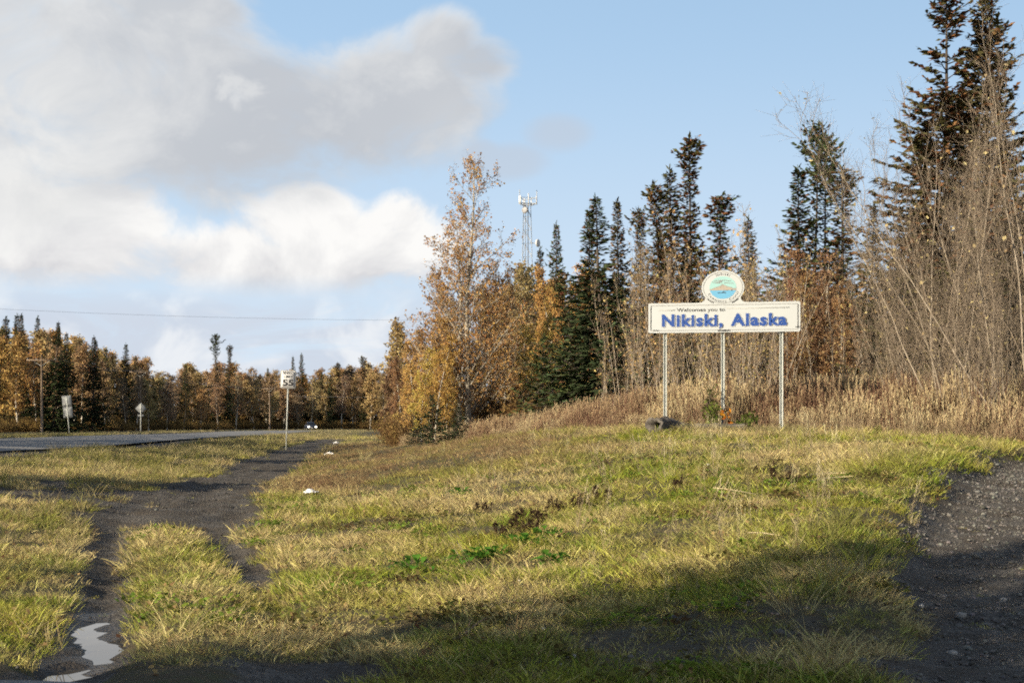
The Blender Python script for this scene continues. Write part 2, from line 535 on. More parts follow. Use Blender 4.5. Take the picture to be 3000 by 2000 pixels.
M['steel'] = simple('galvanised_steel', (0.40, 0.42, 0.40), 0.55, 0.0, 0.10, 2.5, 0.3, 0.0)
M['steeldull'] = simple('shaded_aluminium_back', (0.17, 0.18, 0.19), 0.55, 0.3, 0.12, 4)  # base colour darkened to hold the shade on the sign backs
M['signwhite'] = simple('aged_white_sign_paint', (0.43, 0.455, 0.465), 0.5, 0, 0.08, 2.2)
M['platewhite'] = simple('white_reflective_sheeting', (0.56, 0.56, 0.56), 0.45, 0, 0.06, 3)
M['ink'] = simple('black_sign_paint', (0.02, 0.02, 0.022), 0.5, 0, 0.2, 9)
M['inkgrey'] = simple('grey_sign_paint', (0.22, 0.22, 0.215), 0.55, 0, 0.15, 9)
M['inkpale'] = simple('pale_grey_sign_paint', (0.42, 0.42, 0.40), 0.55, 0, 0.1, 9)
M['blue'] = simple('blue_sign_paint', (0.012, 0.055, 0.25), 0.5, 0, 0.10, 9)
M['sky_ink'] = simple('pale_aqua_paint', (0.27, 0.47, 0.46), 0.55, 0, 0.06, 9)
M['sea_ink'] = simple('light_blue_paint', (0.11, 0.33, 0.52), 0.55, 0, 0.06, 9)
M['rock_ink'] = simple('pale_brown_paint', (0.34, 0.30, 0.25), 0.55, 0, 0.2, 30)
M['polewood'] = bark_mat('weathered_pole_wood', (0.17, 0.125, 0.09), (0.27, 0.205, 0.15), (3, 3, 0.8))
M['wire'] = simple('dull_wire', (0.10, 0.10, 0.10), 0.5, 0.5)
M['ceramic'] = simple('grey_ceramic', (0.30, 0.29, 0.28), 0.35)
M['log'] = bark_mat('grey_weathered_wood', (0.06, 0.052, 0.046), (0.16, 0.145, 0.13), (2, 9, 9), marks=(0.025, 0.02, 0.017))
M['paper'] = simple('crumpled_white_paper', (0.78, 0.77, 0.75), 0.7, 0, 0.06, 20)


def ground_material():
    m, t, out = new_mat('turf_soil_and_gravel')
    tc = t.node('ShaderNodeTexCoord'); P = tc.outputs['Object']
    at = t.node('ShaderNodeAttribute'); at.attribute_name = 'dirt'
    n1 = t.noise(P, 0.35, 5, 0.6); n2 = t.noise(P, 9, 6, 0.65); n3 = t.noise(P, 60, 3, 0.6)
    soil = t.mix(n1, (0.065, 0.052, 0.032), (0.115, 0.09, 0.05))
    soil = t.mix(t.sstep(0.4, 0.7, n2), soil, (0.075, 0.08, 0.03))
    vo = t.node('ShaderNodeTexVoronoi'); t.put(vo.inputs['Vector'], P); vo.inputs['Scale'].default_value = 34
    vo2 = t.node('ShaderNodeTexVoronoi'); t.put(vo2.inputs['Vector'], P); vo2.inputs['Scale'].default_value = 90
    v1, v2, v3 = t.sep(vo.outputs['Color'])
    grav = t.mix(v1, (0.055, 0.05, 0.045), (0.15, 0.138, 0.123))
    mud = t.mix(n2, (0.055, 0.046, 0.037), (0.10, 0.086, 0.07))
    grav = t.mix(t.sstep(0.42, 0.62, t.noise(P, 2.2, 4, 0.6)), mud, grav)
    k = t.sstep(0.30, 0.62, t.m('ADD', at.outputs['Fac'], t.m('MULTIPLY', t.m('SUBTRACT', n2, 0.5), 0.5)))
    c = t.mix(k, soil, grav)
    aw = t.node('ShaderNodeAttribute'); aw.attribute_name = 'wet'; wet = aw.outputs['Fac']
    c = t.mix(t.m('MULTIPLY', wet, 0.7), c, (0.028, 0.023, 0.018))
    h = t.m('ADD', t.m('MULTIPLY', t.m('SUBTRACT', 1.0, vo.outputs['Distance']), t.m('MULTIPLY', k, 0.6)), t.m('ADD', t.m('MULTIPLY', n2, 0.9), t.m('MULTIPLY', vo2.outputs['Distance'], -0.3)))
    principled(t, out, c, t.m('MULTIPLY_ADD', wet, -0.55, 0.92), 0, h, 0.9, 0.03, 0.2)
    return m


def asphalt_material():
    m, t, out = new_mat('worn_grey_asphalt')
    tc = t.node('ShaderNodeTexCoord'); P = tc.outputs['Object']
    n1 = t.noise(P, 0.22, 5, 0.6); n2 = t.noise(P, 40, 4, 0.6)
    at = t.node('ShaderNodeAttribute'); at.attribute_name = 'tint'      # position across the carriageway
    wear = t.m('ABSOLUTE', t.m('SINE', t.m('MULTIPLY', at.outputs['Fac'], 12.5)))
    c = t.mix(n1, (0.16, 0.155, 0.15), (0.22, 0.215, 0.205))
    c = t.mix(t.m('MULTIPLY', wear, 0.3), c, (0.27, 0.265, 0.255))
    c = t.mix(t.m('MULTIPLY', n2, 0.35), c, (0.09, 0.088, 0.086))
    principled(t, out, c, 0.75, 0, n2, 0.4, 0.01, 0.35)
    return m


M['ground'] = ground_material()
M['asphalt'] = asphalt_material()

# ------------------------------------------------------------------ ground sheet
def axis(segs):
    a = []
    for s, e, st in segs:
        a.append(np.arange(s, e - 1e-6, st))
    return np.concatenate(a + [[segs[-1][1]]])


gx = axis([(-6000, -1000, 1000), (-1000, -200, 100), (-200, -60, 14), (-60, -26, 2), (-26, -12, 0.5), (-12, 13, 0.14), (13, 30, 0.8), (30, 100, 7), (100, 300, 50), (300, 6000, 1140)])
gy = axis([(-1500, -100, 280), (-100, -10, 10), (-10, 6, 1.6), (6, 30, 0.14), (30, 50, 0.3), (50, 110, 0.8), (110, 330, 2.5), (330, 700, 30), (700, 7000, 700)])
GX, GY = np.meshgrid(gx, gy)
GZ = ground_z(GX, GY)
far_k = smooth(500, 1500, np.hypot(GX, GY)); GZ = GZ * (1 - far_k) - 1.0 * far_k
DM = dirt_mask(GX, GY)
# small clods and wheel marks on bare ground
fine_reg = (GX > -12.2) & (GX < 13.2) & (GY > 5.9) & (GY < 50)
GZ = GZ + np.where(fine_reg, DM * ((fbm(GX * 4, GY * 4, 3, 31) - 0.5) * 0.07), 0)
TU = GX - track_x(GY)
GZ = GZ + np.where(fine_reg & (np.abs(TU) < 4), DM * ((fbm(TU * 5.0, GY * 0.5, 3, 33) - 0.5) * 0.12), 0)
WET = smooth(0.085, 0.02, GZ - PUD_Z + (fbm(GX * 3, GY * 3, 3, 35) - 0.5) * 0.06) * smooth(0.75, 0.5, np.abs(TU + 0.78)) * smooth(8.6, 8.9, GY) * smooth(13.2, 12.2, GY)
nxg, nyg = len(gx), len(gy)
gm = MB()
ii = (np.arange(nyg - 1)[:, None] * nxg + np.arange(nxg - 1)[None]).ravel()
gm.add(np.stack([GX, GY, GZ], -1).reshape(-1, 3), np.stack([ii, ii + 1, ii + 1 + nxg, ii + nxg], -1))
gme = gm.mesh('ground', M['ground'], True)
a = gme.attributes.new('dirt', 'FLOAT', 'POINT'); a.data.foreach_set('value', DM.ravel().astype(np.float32))
a = gme.attributes.new('wet', 'FLOAT', 'POINT'); a.data.foreach_set('value', WET.ravel().astype(np.float32))
ground = tag(link('ground', gme), kind='structure')

# ------------------------------------------------------------------ road
def road_mesh():
    mb = MB(); n = len(ROAD); us = np.linspace(-1, 1, 15)
    V = []; T = []
    zc = EZ - tps(ROAD[:, 0], ROAD[:, 1])
    k = np.ones(9) / 9; zc = np.convolve(np.pad(zc, 4, mode='edge'), k, 'valid')
    for (x, y, h), z in zip(ROAD, zc):
        for u in us:
            V.append((x + math.cos(h) * u * RW, y - math.sin(h) * u * RW, z - 0.045 + 0.10 * (1 - u ** 4))); T.append(u * 0.5 + 0.5)
    m = len(us); i = (np.arange(n - 1)[:, None] * m + np.arange(m - 1)[None]).ravel()
    mb.add(V, np.stack([i, i + 1, i + 1 + m, i + m], -1), None, T)
    return mb.mesh('road', M['asphalt'], True)
road = tag(link('road', road_mesh()), kind='structure')

# paved lay-by edge that just enters the frame bottom left
mb = MB()
xs = np.linspace(-9, -1.9, 30)
edge = 8.74 + 0.12 * np.sin(xs * 0.9) - 0.16 * np.clip(xs + 2.9, 0, 5) - 0.05 * (vnoise(xs * 3, xs * 0) - 0.5)
V = []
for x, e in zip(xs, edge):
    for yy in (e, e - 0.06, e - 1.0, e - 3.5, e - 7):
        V.append((x, yy, EZ - 1.60 + (-0.03 if yy == e else 0.025)))
i = (np.arange(29)[:, None] * 5 + np.arange(4)[None]).ravel()
mb.add(V, np.stack([i, i + 1, i + 6, i + 5], -1))
tag(link('lay_by', mb.mesh('lay_by', M['asphalt'])), kind='structure')

# ------------------------------------------------------------------ puddle in the left wheel rut
def water_material():
    m, t, out = new_mat('still_muddy_water')
    b = t.node('ShaderNodeBsdfPrincipled')
    b.inputs['Base Color'].default_value = (0.045, 0.04, 0.03, 1); b.inputs['Roughness'].default_value = 0.03
    b.inputs['IOR'].default_value = 1.45; b.inputs['Specular IOR Level'].default_value = 0.5
    t.l.new(b.outputs[0], out.inputs[0])
    return m
M['water'] = water_material()
mb = MB()
ys = np.linspace(8.8, 11.95, 40); us = np.linspace(-0.42, 0.42, 9)
V = [(float(track_x(y)) - 0.78 - 0.10 * math.sin(y * 2.3) + u, y, PUD_Z) for y in ys for u in us]
i = (np.arange(39)[:, None] * 9 + np.arange(8)[None]).ravel()
mb.add(V, np.stack([i, i + 1, i + 10, i + 9], -1))
puddle = tag(link('puddle', mb.mesh('puddle', M['water'], True)), kind='structure')


# ------------------------------------------------------------------ welcome sign
def text_mesh(txt, size=1.0, bold=0.0, sx=1.0, align='LEFT', spacing=1.0):
    """letters as a flat mesh in (x, z), facing -y; returns verts, faces"""
    cu = bpy.data.curves.new('letters', 'FONT'); cu.body = txt; cu.size = size; cu.offset = bold
    cu.space_character = spacing; cu.align_x = align; cu.fill_mode = 'FRONT'; cu.resolution_u = 3
    o = bpy.data.objects.new('letters', cu); COL.objects.link(o)
    dg = bpy.context.evaluated_depsgraph_get()
    me = bpy.data.meshes.new_from_object(o.evaluated_get(dg))
    v = np.array([p.co[:] for p in me.vertices]); f = [tuple(p.vertices) for p in me.polygons]
    bpy.data.objects.remove(o); bpy.data.curves.remove(cu); bpy.data.meshes.remove(me)
    if len(v) == 0:
        return np.zeros((0, 3)), []
    return np.column_stack([v[:, 0] * sx, np.zeros(len(v)), v[:, 1]]), f


def put_text(mb, vf, off):
    v, f = vf
    q = [p for p in f if len(p) == 4]; t = [p for p in f if len(p) == 3]
    for p in f:
        if len(p) > 4:
            t += [(p[0], p[k], p[k + 1]) for k in range(1, len(p) - 1)]
    if len(v): mb.add(v + np.array(off), q, t)


def fit(vf, x0, x1, z0, cap):
    """scale letters so that they span x0..x1 and capital height cap, baseline z0"""
    v, f = vf; v = v.copy(); w = v[:, 0].max() - v[:, 0].min()
    v[:, 0] = (v[:, 0] - v[:, 0].min()) * (x1 - x0) / w + x0
    v[:, 2] = v[:, 2] * cap + z0
    return v, f


def rrect(x0, x1, z0, z1, r, n=6):
    o = []
    for cx, cz, a0 in ((x1 - r, z0 + r, -PI / 2), (x1 - r, z1 - r, 0), (x0 + r, z1 - r, PI / 2), (x0 + r, z0 + r, PI)):
        for k in range(n + 1):
            a = a0 + PI / 2 * k / n; o.append((cx + r * math.cos(a), cz + r * math.sin(a)))
    return o


def ellipse(cx, cz, a, b, n=48, t0=0, t1=2 * PI):
    return [(cx + a * math.cos(t0 + (t1 - t0) * k / n), cz + b * math.sin(t0 + (t1 - t0) * k / n)) for k in range(n if t1 - t0 > 6.28 else n + 1)]


def ring(mb, outer, inner, y):
    o = np.asarray(outer); i = np.asarray(inner); n = len(o)
    v = np.vstack([np.column_stack([o[:, 0], np.full(n, y), o[:, 1]]), np.column_stack([i[:, 0], np.full(n, y), i[:, 1]])])
    mb.add(v, [(k, (k + 1) % n, n + (k + 1) % n, n + k) for k in range(n)])


def stroke(mb, pts, w, y):
    p = np.asarray(pts, float); d = np.gradient(p, axis=0); d /= np.linalg.norm(d, axis=1)[:, None] + 1e-9
    nn = np.column_stack([-d[:, 1], d[:, 0]]) * w / 2
    a = p + nn; b = p - nn; n = len(p)
    v = np.vstack([np.column_stack([a[:, 0], np.full(n, y), a[:, 1]]), np.column_stack([b[:, 0], np.full(n, y), b[:, 1]])])
    mb.add(v, [(k, n + k, n + k + 1, k + 1) for k in range(n - 1)])


def welcome_sign():
    X, Y, Z = atpx(2120, 34.0)
    yaw = R(-11)
    K, KZ = 0.00290, 0.00295          # metres per pixel of the sign close-up
    u = lambda c: (c - 755) * K
    zz = lambda c: (1392 - c) * KZ
    root = bpy.data.objects.new('welcome_sign', None); COL.objects.link(root)
    zb = EZ - (1258 - HOR) / F * 34.0
    root.location = (X, Y, zb); root.rotation_euler = (0, 0, yaw)
    tag(root, 'wide cream welcome sign with oval emblem on three steel posts', 'sign')
    P0, P1 = 0.0, 0.045                # panel front and back
    x0, x1, z0, z1 = u(135), u(1375), zz(604), zz(362)
    cx, cz, a, b = u(749), zz(242), 0.505, 0.412
    # outline: panel and oval in one board, with concave fillets where they meet
    r = 0.045; o = rrect(x0, x1, z0, z1, r)
    nq = 7
    lower_right, upper_right, upper_left, lower_left = o[:nq], o[nq:2 * nq], o[2 * nq:3 * nq], o[3 * nq:]
    t_r = -0.60; t_l = PI + 0.60
    pr = (cx + a * math.cos(t_r), cz + b * math.sin(t_r)); pl = (cx + a * math.cos(t_l), cz + b * math.sin(t_l))
    fr = [(pr[0] + (0.16) * s ** 1.9 - 0.0, pr[1] + (z1 - pr[1]) * (1 - (1 - s) ** 1.9)) for s in np.linspace(1, 0, 7)]
    fl = [(2 * cx - q[0], q[1]) for q in fr[::-1]]
    oval = ellipse(cx, cz, a, b, 40, t_r, t_l)
    outline = lower_right + upper_right + fr[:-1] + oval + fl[1:] + upper_left + lower_left
    import bmesh
    bm = bmesh.new(); vs = [bm.verts.new((p[0], P0, p[1])) for p in outline]
    f = bm.faces.new(vs); ex = bmesh.ops.extrude_face_region(bm, geom=[f])
    for e in ex['geom']:
        if isinstance(e, bmesh.types.BMVert): e.co.y = P1
    bmesh.ops.triangulate(bm, faces=bm.faces[:]); bmesh.ops.recalc_face_normals(bm, faces=bm.faces[:])
    me = bpy.data.meshes.new('panel'); bm.to_mesh(me); bm.free(); me.materials.append(M['signwhite'])
    panel = link('panel', me, root)
    # posts: flanged U-channel, each with a row of bolt heads
    for c in (272, 748, 1223):
        pu = u(c) ; mb = MB()
        w = 0.088; d = 0.045; th = 0.008
        top = z0 + 0.45; bot = -0.5
        prof = [(-w / 2, 0.052), (-w / 2 + 0.02, 0.052), (-0.022, 0.052 + d), (0.022, 0.052 + d), (w / 2 - 0.02, 0.052), (w / 2, 0.052),
                (w / 2, 0.052 + th), (w / 2 - 0.016, 0.052 + th), (0.028, 0.052 + d + th), (-0.028, 0.052 + d + th), (-w / 2 + 0.016, 0.052 + th), (-w / 2, 0.052 + th)]
        n = len(prof); V = [(pu + p[0], p[1], z) for z in (bot, top) for p in prof]
        mb.add(V, [(k, (k + 1) % n, n + (k + 1) % n, n + k) for k in range(n)])
        post = link('post', mb.mesh('post', M['steel']), root)
    # painted lines
    y1 = -0.004
    mb = MB(); q = 0.05
    ring(mb, rrect(x0 + q, x1 - q, z0 + q, z1 - q, 0.02), rrect(x0 + q + 0.017, x1 - q - 0.017, z0 + q + 0.013, z1 - q - 0.013, 0.012), y1)
    link('border_line', mb.mesh('border_line', M['inkgrey']), panel)
    for xx in (x0 + q + 0.012, x1 - q - 0.006):
        mb = MB(); mb.box((xx, y1 - 0.002, (z0 + z1) / 2), (0.015, 0.003, z1 - z0 - 0.14)); link('border_bar', mb.mesh('border_bar', M['ink']), panel)  # black upright bar along each end of the printed border
    for ca, cb, cc in ((222, 357, 419), (778, 1287, 410)):
        mb = MB(); mb.box((u((ca + cb) / 2), y1, zz(cc)), ((cb - ca) * K, 0.003, 0.016)); link('rule_line', mb.mesh('rule_line', M['inkpale']), panel)
    # peeling dark tape along the lower edge
    for ca, cb, cc, h in ((175, 226, 583, 6), (708, 806, 589, 10), (1336, 1372, 566, 6)):
        mb = MB(); mb.box((u((ca + cb) / 2), y1 - 0.004, zz(cc)), ((cb - ca) * K, 0.006, h * KZ)); link('tape_scrap', mb.mesh('tape_scrap', M['ink']), panel)
    # lettering
    mb = MB(); put_text(mb, fit(text_mesh('Welcomes you to', bold=0.012), u(370), u(768), zz(432), 30 * KZ / 0.72), (0, y1 - 0.002, 0))
    link('lettering', mb.mesh('lettering', M['ink']), panel)
    for k, (dx, dz, yo, bold, mt) in enumerate(((0.016, -0.018, 0.000, 0.046, 'inkpale'), (0.020, -0.007, -0.003, 0.042, 'ink'), (0.006, -0.003, -0.006, 0.050, 'signwhite'), (0, 0, -0.009, 0.042, 'blue'))):
        mb = MB()
        for wd, ca, cb in (('Nikiski,', 247, 748), ('Alaska', 812, 1268)):
            put_text(mb, fit(text_mesh(wd, bold=bold, spacing=1.13), u(ca), u(cb), zz(549), 98 * KZ / 0.74), (dx, y1 + yo - 0.002, dz))
        link('lettering', mb.mesh('lettering', M[mt]), panel)
    # emblem: ring lines, picture, curved lettering
    emb = MB(); ring(emb, ellipse(cx, cz, a - 0.035, b - 0.035), ellipse(cx, cz, a - 0.047, b - 0.045), y1 - 0.002)
    emblem = link('emblem_ring', emb.mesh('emblem_ring', M['inkgrey']), panel)
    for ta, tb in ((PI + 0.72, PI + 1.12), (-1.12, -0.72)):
        mb = MB(); stroke(mb, ellipse(cx, cz, a - 0.012, b - 0.012, 14, ta, tb), 0.022, y1 - 0.004); link('ring_shadow', mb.mesh('ring_shadow', M['ink']), panel)  # bold black strokes at the lower left and lower right of the oval
    ia, ib = 0.318, 0.270
    hz = cz - 0.065; th = math.asin((hz - cz) / ib)
    mb = MB(); ell = ellipse(cx, cz, ia, ib, 30, th, PI - th)
    v = [(p[0], y1, p[1]) for p in ell] + [(cx, y1, hz)]; mb.add(v, None, [(k, k + 1, len(ell)) for k in range(len(ell) - 1)])
    link('emblem_sky', mb.mesh('emblem_sky', M['sky_ink']), panel)
    mb = MB(); ell = ellipse(cx, cz, ia, ib, 30, PI - th, 2 * PI + th)
    v = [(p[0], y1, p[1]) for p in ell] + [(cx, y1, hz)]; mb.add(v, None, [(k, k + 1, len(ell)) for k in range(len(ell) - 1)])
    link('emblem_sea', mb.mesh('emblem_sea', M['sea_ink']), panel)
    e2 = lambda c, d: (cx + (c - 762) / 326 * ia, cz - (d - 583) / 288 * ib)     # close-up of the emblem
    ridge = [(440, 632), (500, 612), (560, 585), (620, 570), (690, 545), (745, 498), (790, 520), (850, 548), (920, 572), (975, 580), (1005, 605), (1084, 612)]
    top = [e2(*p) for p in ridge]; mb = MB()
    v = [(p[0], y1 - 0.003, p[1]) for p in top] + [(p[0], y1 - 0.003, hz + 0.0) for p in top]; n = len(top)
    mb.add(v, [(k, k + 1, n + k + 1, n + k) for k in range(n - 1)])
    link('emblem_mountain', mb.mesh('emblem_mountain', M['rock_ink']), panel)
    mb = MB(); stroke(mb, top, 0.007, y1 - 0.006)
    for s in (((745, 498), (720, 560), (690, 600)), ((745, 500), (765, 555), (800, 605)), ((620, 570), (640, 610)), ((850, 548), (870, 600)), ((560, 585), (575, 615)),
              ((920, 572), (960, 600), (1000, 640)), ((960, 585), (1000, 612), (975, 650))):
        stroke(mb, [e2(*p) for p in s], 0.005, y1 - 0.006)
    for s in (((545, 415), (620, 400), (720, 402), (800, 395), (880, 410), (955, 412)), ((490, 438), (580, 450), (660, 440), (740, 430)), ((580, 462), (680, 465), (745, 458)),
              ((790, 490), (800, 460), (860, 462), (930, 475), (1015, 480)), ((660, 425), (700, 415), (745, 425))):
        stroke(mb, [e2(*p) for p in s], 0.012, y1 - 0.006)
    link('emblem_outline', mb.mesh('emblem_outline', M['inkgrey']), panel)
    mb = MB(); stroke(mb, [e2(630, 716), e2(700, 712), e2(760, 716), e2(830, 714)], 0.012, y1 - 0.006); stroke(mb, [e2(755, 690), e2(800, 690)], 0.018, y1 - 0.006)
    stroke(mb, [e2(828, 735), e2(826, 665)], 0.004, y1 - 0.006); stroke(mb, [e2(855, 655), e2(875, 655)], 0.012, y1 - 0.006); stroke(mb, [e2(955, 655), e2(995, 655)], 0.016, y1 - 0.006)
    link('emblem_boat', mb.mesh('emblem_boat', M['ink']), panel)

    def arc_text(txt, la, lb, t0, t1, size, up):
        mb = MB(); wd = []
        for ch in txt:
            v, f = text_mesh(ch, bold=0.004) if ch != ' ' else (np.array([(0, 0, 0), (0.35, 0, 0)]), [])
            wd.append((v, f, (v[:, 0].max() - v[:, 0].min()) + 0.10))
        tot = sum(w for _, _, w in wd); s = 0
        for v, f, w in wd:
            k = (s + w / 2) / tot; s += w; t = t0 + (t1 - t0) * k
            px, pz = cx + la * math.cos(t), cz + lb * math.sin(t)
            tx, tz = (math.sin(t) * la, -math.cos(t) * lb) if up else (-math.sin(t) * la, math.cos(t) * lb)
            L = math.hypot(tx, tz); tx /= L; tz /= L
            vv = v.copy(); vv[:, 0] = (vv[:, 0] - (vv[:, 0].min() + vv[:, 0].max()) / 2) * size; vv[:, 2] *= size
            V = np.column_stack([px + vv[:, 0] * tx - vv[:, 2] * tz, np.full(len(vv), y1 - 0.002), pz + vv[:, 0] * tz + vv[:, 2] * tx])
            if f: put_text(mb, (V, f), (0, 0, 0))
        return mb
    link('lettering', arc_text('Nikiski', 0.345, 0.296, PI / 2 + 0.50, PI / 2 - 0.50, 0.085, True).mesh('lettering', M['ink']), panel)
    link('lettering', arc_text('Community Council', 0.395, 0.352, PI + 0.42, 2 * PI - 0.30, 0.078, False).mesh('lettering', M['ink']), panel)
    return root
welcome_sign()


# ------------------------------------------------------------------ road signs
def speed_sign():
    d = 71.0; X = (838 - 1500) / F * d
    root = bpy.data.objects.new('speed_limit_sign', None); COL.objects.link(root)
    zb = EZ - (1320 - HOR) / F * d
    root.location = (X, d, zb); root.rotation_euler = (0, R(1.7), R(4))
    tag(root, 'white speed limit sign on thin post above the ditch', 'sign')
    k = d / F; zc = (1320 - 1111) * k; w, h = 45 * k, 53 * k
    mb = MB(); mb.prism(rrect(-w / 2, w / 2, zc - h / 2, zc + h / 2, 0.05), 0, 0.006)
    plate = link('plate', mb.mesh('plate', M['platewhite']), root)
    mb = MB(); q = 0.012
    ring(mb, rrect(-w / 2 + q, w / 2 - q, zc - h / 2 + q, zc + h / 2 - q, 0.045), rrect(-w / 2 + q + .02, w / 2 - q - .02, zc - h / 2 + q + .02, zc + h / 2 - q - .02, 0.03), -0.004)
    link('border_line', mb.mesh('border_line', M['inkgrey']), plate)
    for tx, a, b, base, cap, bo in (('SPEED', -0.27, 0.30, 0.265, 0.125, .022), ('LIMIT', -0.21, 0.22, 0.085, 0.125, .022), ('55', -0.27, 0.27, -0.30, 0.30, .035)):
        mb = MB(); put_text(mb, fit(text_mesh(tx, bold=bo), a, b, zc + base, cap / 0.72), (0, -0.006, 0))
        link('lettering', mb.mesh('lettering', M['ink']), plate)
    mb = MB(); mb.box((0, 0.038, (zc + h / 2 - 0.5) / 2 - 0.0), (0.06, 0.05, zc + h / 2 + 0.4)); 
    link('post', mb.mesh('post', M['steel']), root)
    for s in (-1, 1):
        mb = MB(); mb.tube([(0, 0.0, zc + s * h * 0.40), (0, -0.012, zc + s * h * 0.40)], 0.012, sides=8); link('bolt', mb.mesh('bolt', M['steel']), plate)
speed_sign()


def diamond_sign():
    d = 172.0; px = 412; X, Y, z = atpx(px, d); z = EZ - (1268 - HOR) / F * d; k = d / F
    root = bpy.data.objects.new('warning_sign', None); COL.objects.link(root)
    root.location = (X, Y, z); root.rotation_euler = (0, R(0.5), R(-6))
    tag(root, 'grey back of diamond warning sign across the road', 'sign')
    zc = (1268 - 1196) * k; hw = 17.3 * k
    mb = MB(); mb.prism([(hw, zc), (0.03, zc + hw - .03), (-0.03, zc + hw - .03), (-hw, zc), (-0.03, zc - hw + .03), (0.03, zc - hw + .03)], 0.04, 0.048)
    link('plate', mb.mesh('plate', M['steeldull']), root)
    mb = MB(); mb.prism(rrect(-9 * k, 9 * k, zc - hw - 6 * k, zc - hw - 1 * k, 0.02), 0.04, 0.048)
    link('plate', mb.mesh('plate', M['steeldull']), root)
    mb = MB(); mb.box((0, 0, (zc + hw * 0.9) / 2 - 0.2), (0.07, 0.07, zc + hw * 0.9 + 0.4)); link('post', mb.mesh('post', M['steel']), root)
    for q in (0.35, -0.35):
        mb = MB(); mb.box((0, 0.02, zc + q), (hw * 0.9, 0.035, 0.05)); link('brace', mb.mesh('brace', M['steel']), root)
diamond_sign()


def panel_sign():
    d = 168.0; px = 203; X, Y, z = atpx(px, d); z = EZ - (1268 - HOR) / F * d; k = d / F
    root = bpy.data.objects.new('road_sign', None); COL.objects.link(root)
    root.location = (X, Y, z); root.rotation_euler = (R(0), R(-5.0), R(-8))
    tag(root, 'leaning grey back of two stacked rectangular road signs', 'sign')
    w = 29 * k; z0 = (1268 - 1223) * k; zm = (1268 - 1191) * k; z1 = (1268 - 1158) * k
    mb = MB(); mb.prism(rrect(-w / 2, w / 2, zm + 0.01, z1, 0.06), 0.04, 0.048); link('plate', mb.mesh('plate', M['steeldull']), root)
    mb = MB(); mb.prism(rrect(-w / 2 + 0.02, w / 2 + 0.03, z0, zm - 0.01, 0.06), 0.04, 0.048); link('plate', mb.mesh('plate', M['steeldull']), root)
    mb = MB(); mb.box((0, 0, z1 / 2 - 0.2), (0.08, 0.07, z1 + 0.3)); link('post', mb.mesh('post', M['steel']), root)
    for q in (zm + 0.35, z1 - 0.3, z0 + 0.3, zm - 0.3):
        mb = MB(); mb.box((0, 0.02, q), (w * 0.8, 0.035, 0.05)); link('brace', mb.mesh('brace', M['steel']), root)
panel_sign()


# ------------------------------------------------------------------ utility poles and wires
def utility_pole(px, d, ytop, label, arm=2.6, yawd=0, X=None, H=None):
    if X is None: X, Y, z = atpx(px, d)
    else: Y = d; z = gz(X, d)
    if H is None: H = EZ + (HOR - ytop) / F * d - z
    root = bpy.data.objects.new('utility_pole', None); COL.objects.link(root)
    root.location = (X, Y, z); root.rotation_euler = (0, 0, R(yawd))
    tag(root, label, 'utility pole', 'poles along the road')
    mb = MB(); mb.tube([(0, 0, -0.5), (0.01, 0, H * 0.4), (0, 0, H)], 0.17, 0.11, 9); link('pole', mb.mesh('pole', M['polewood'], True), root)
    za = H - 0.75
    mb = MB(); mb.box((0, -0.16, za), (arm, 0.10, 0.13)); arm_o = link('crossarm', mb.mesh('crossarm', M['polewood']), root)
    for s in (-1, 1):
        mb = MB(); mb.tube([(s * arm * 0.3, -0.17, za - 0.05), (0, -0.14, za - 0.75)], 0.02, sides=4); link('brace', mb.mesh('brace', M['steel']), arm_o)
    for xx in (-arm * 0.46, -arm * 0.17, arm * 0.46):
        mb = MB(); mb.tube([(xx, -0.16, za + .06), (xx, -0.16, za + .12), (xx, -0.16, za + .17), (xx, -0.16, za + .24)], 0, radii=[0.02, 0.055, 0.06, 0.03], sides=8)
        link('insulator', mb.mesh('insulator', M['ceramic']), arm_o)
    c, s = math.cos(R(yawd)), math.sin(R(yawd))
    return [Vector((X + c * xx + s * 0.16, Y + s * xx - c * 0.16, z + za + 0.22)) for xx in (-arm * 0.46, -arm * 0.17, arm * 0.46)], Vector((X, Y, z + H - 2.1))


def wire(a, b, sag, label, r=0.014, group='overhead wires'):
    pts = [a.lerp(b, t) - Vector((0, 0, sag * 4 * t * (1 - t))) for t in np.linspace(0, 1, 24)]
    mb = MB(); mb.tube([p[:] for p in pts], r, sides=4)
    o = link('power_line', mb.mesh('power_line', M['wire']))
    tag(o, label, 'wire', group)


pA, lA = utility_pole(122, 176, 1037, 'dark utility pole in front of golden birches, leftmost of the poles', 3.6, 2)
pB, lB = utility_pole(411, 217, 1075, 'weathered utility pole rising behind the diamond sign', 3.2, 2)
pC, lC = utility_pole(790, 300, 1128, 'pale utility pole left of the speed limit sign, by the bend', 2.6, -20)
for a_, b_ in zip(pA, pB): wire(a_, b_, 0.5, 'thin wire strung between the two leftmost utility poles')
for a_, b_ in zip(pB, pC): wire(a_, b_, 0.9, 'thin wire strung from the weathered pole towards the bend')
# the single wire high over the road
XE = (1290 - 1500) / F * 131
pD, lD = utility_pole(0, 131, 0, 'utility pole hidden behind the tall aspen', 2.2, 60, X=XE, H=EZ + (HOR - 922) / F * 131 - gz(XE, 131))
XW = -58.0
pE, lE = utility_pole(0, 100, 0, 'utility pole left of the view that holds the high wire', 2.2, 60, X=XW, H=EZ + (HOR - 828) / F * 100 - gz(XW, 100))
wire(pE[1], pD[1], 0.55, 'single thin wire crossing the sky above the road', 0.008)
pF, lF = utility_pole(0, 292, 0, 'utility pole past the bend, hidden by the wood', 2.4, 60, X=8.0, H=9.6)
wire(lC, lF, 0.6, 'pale wire running right from the pole by the bend', 0.03)


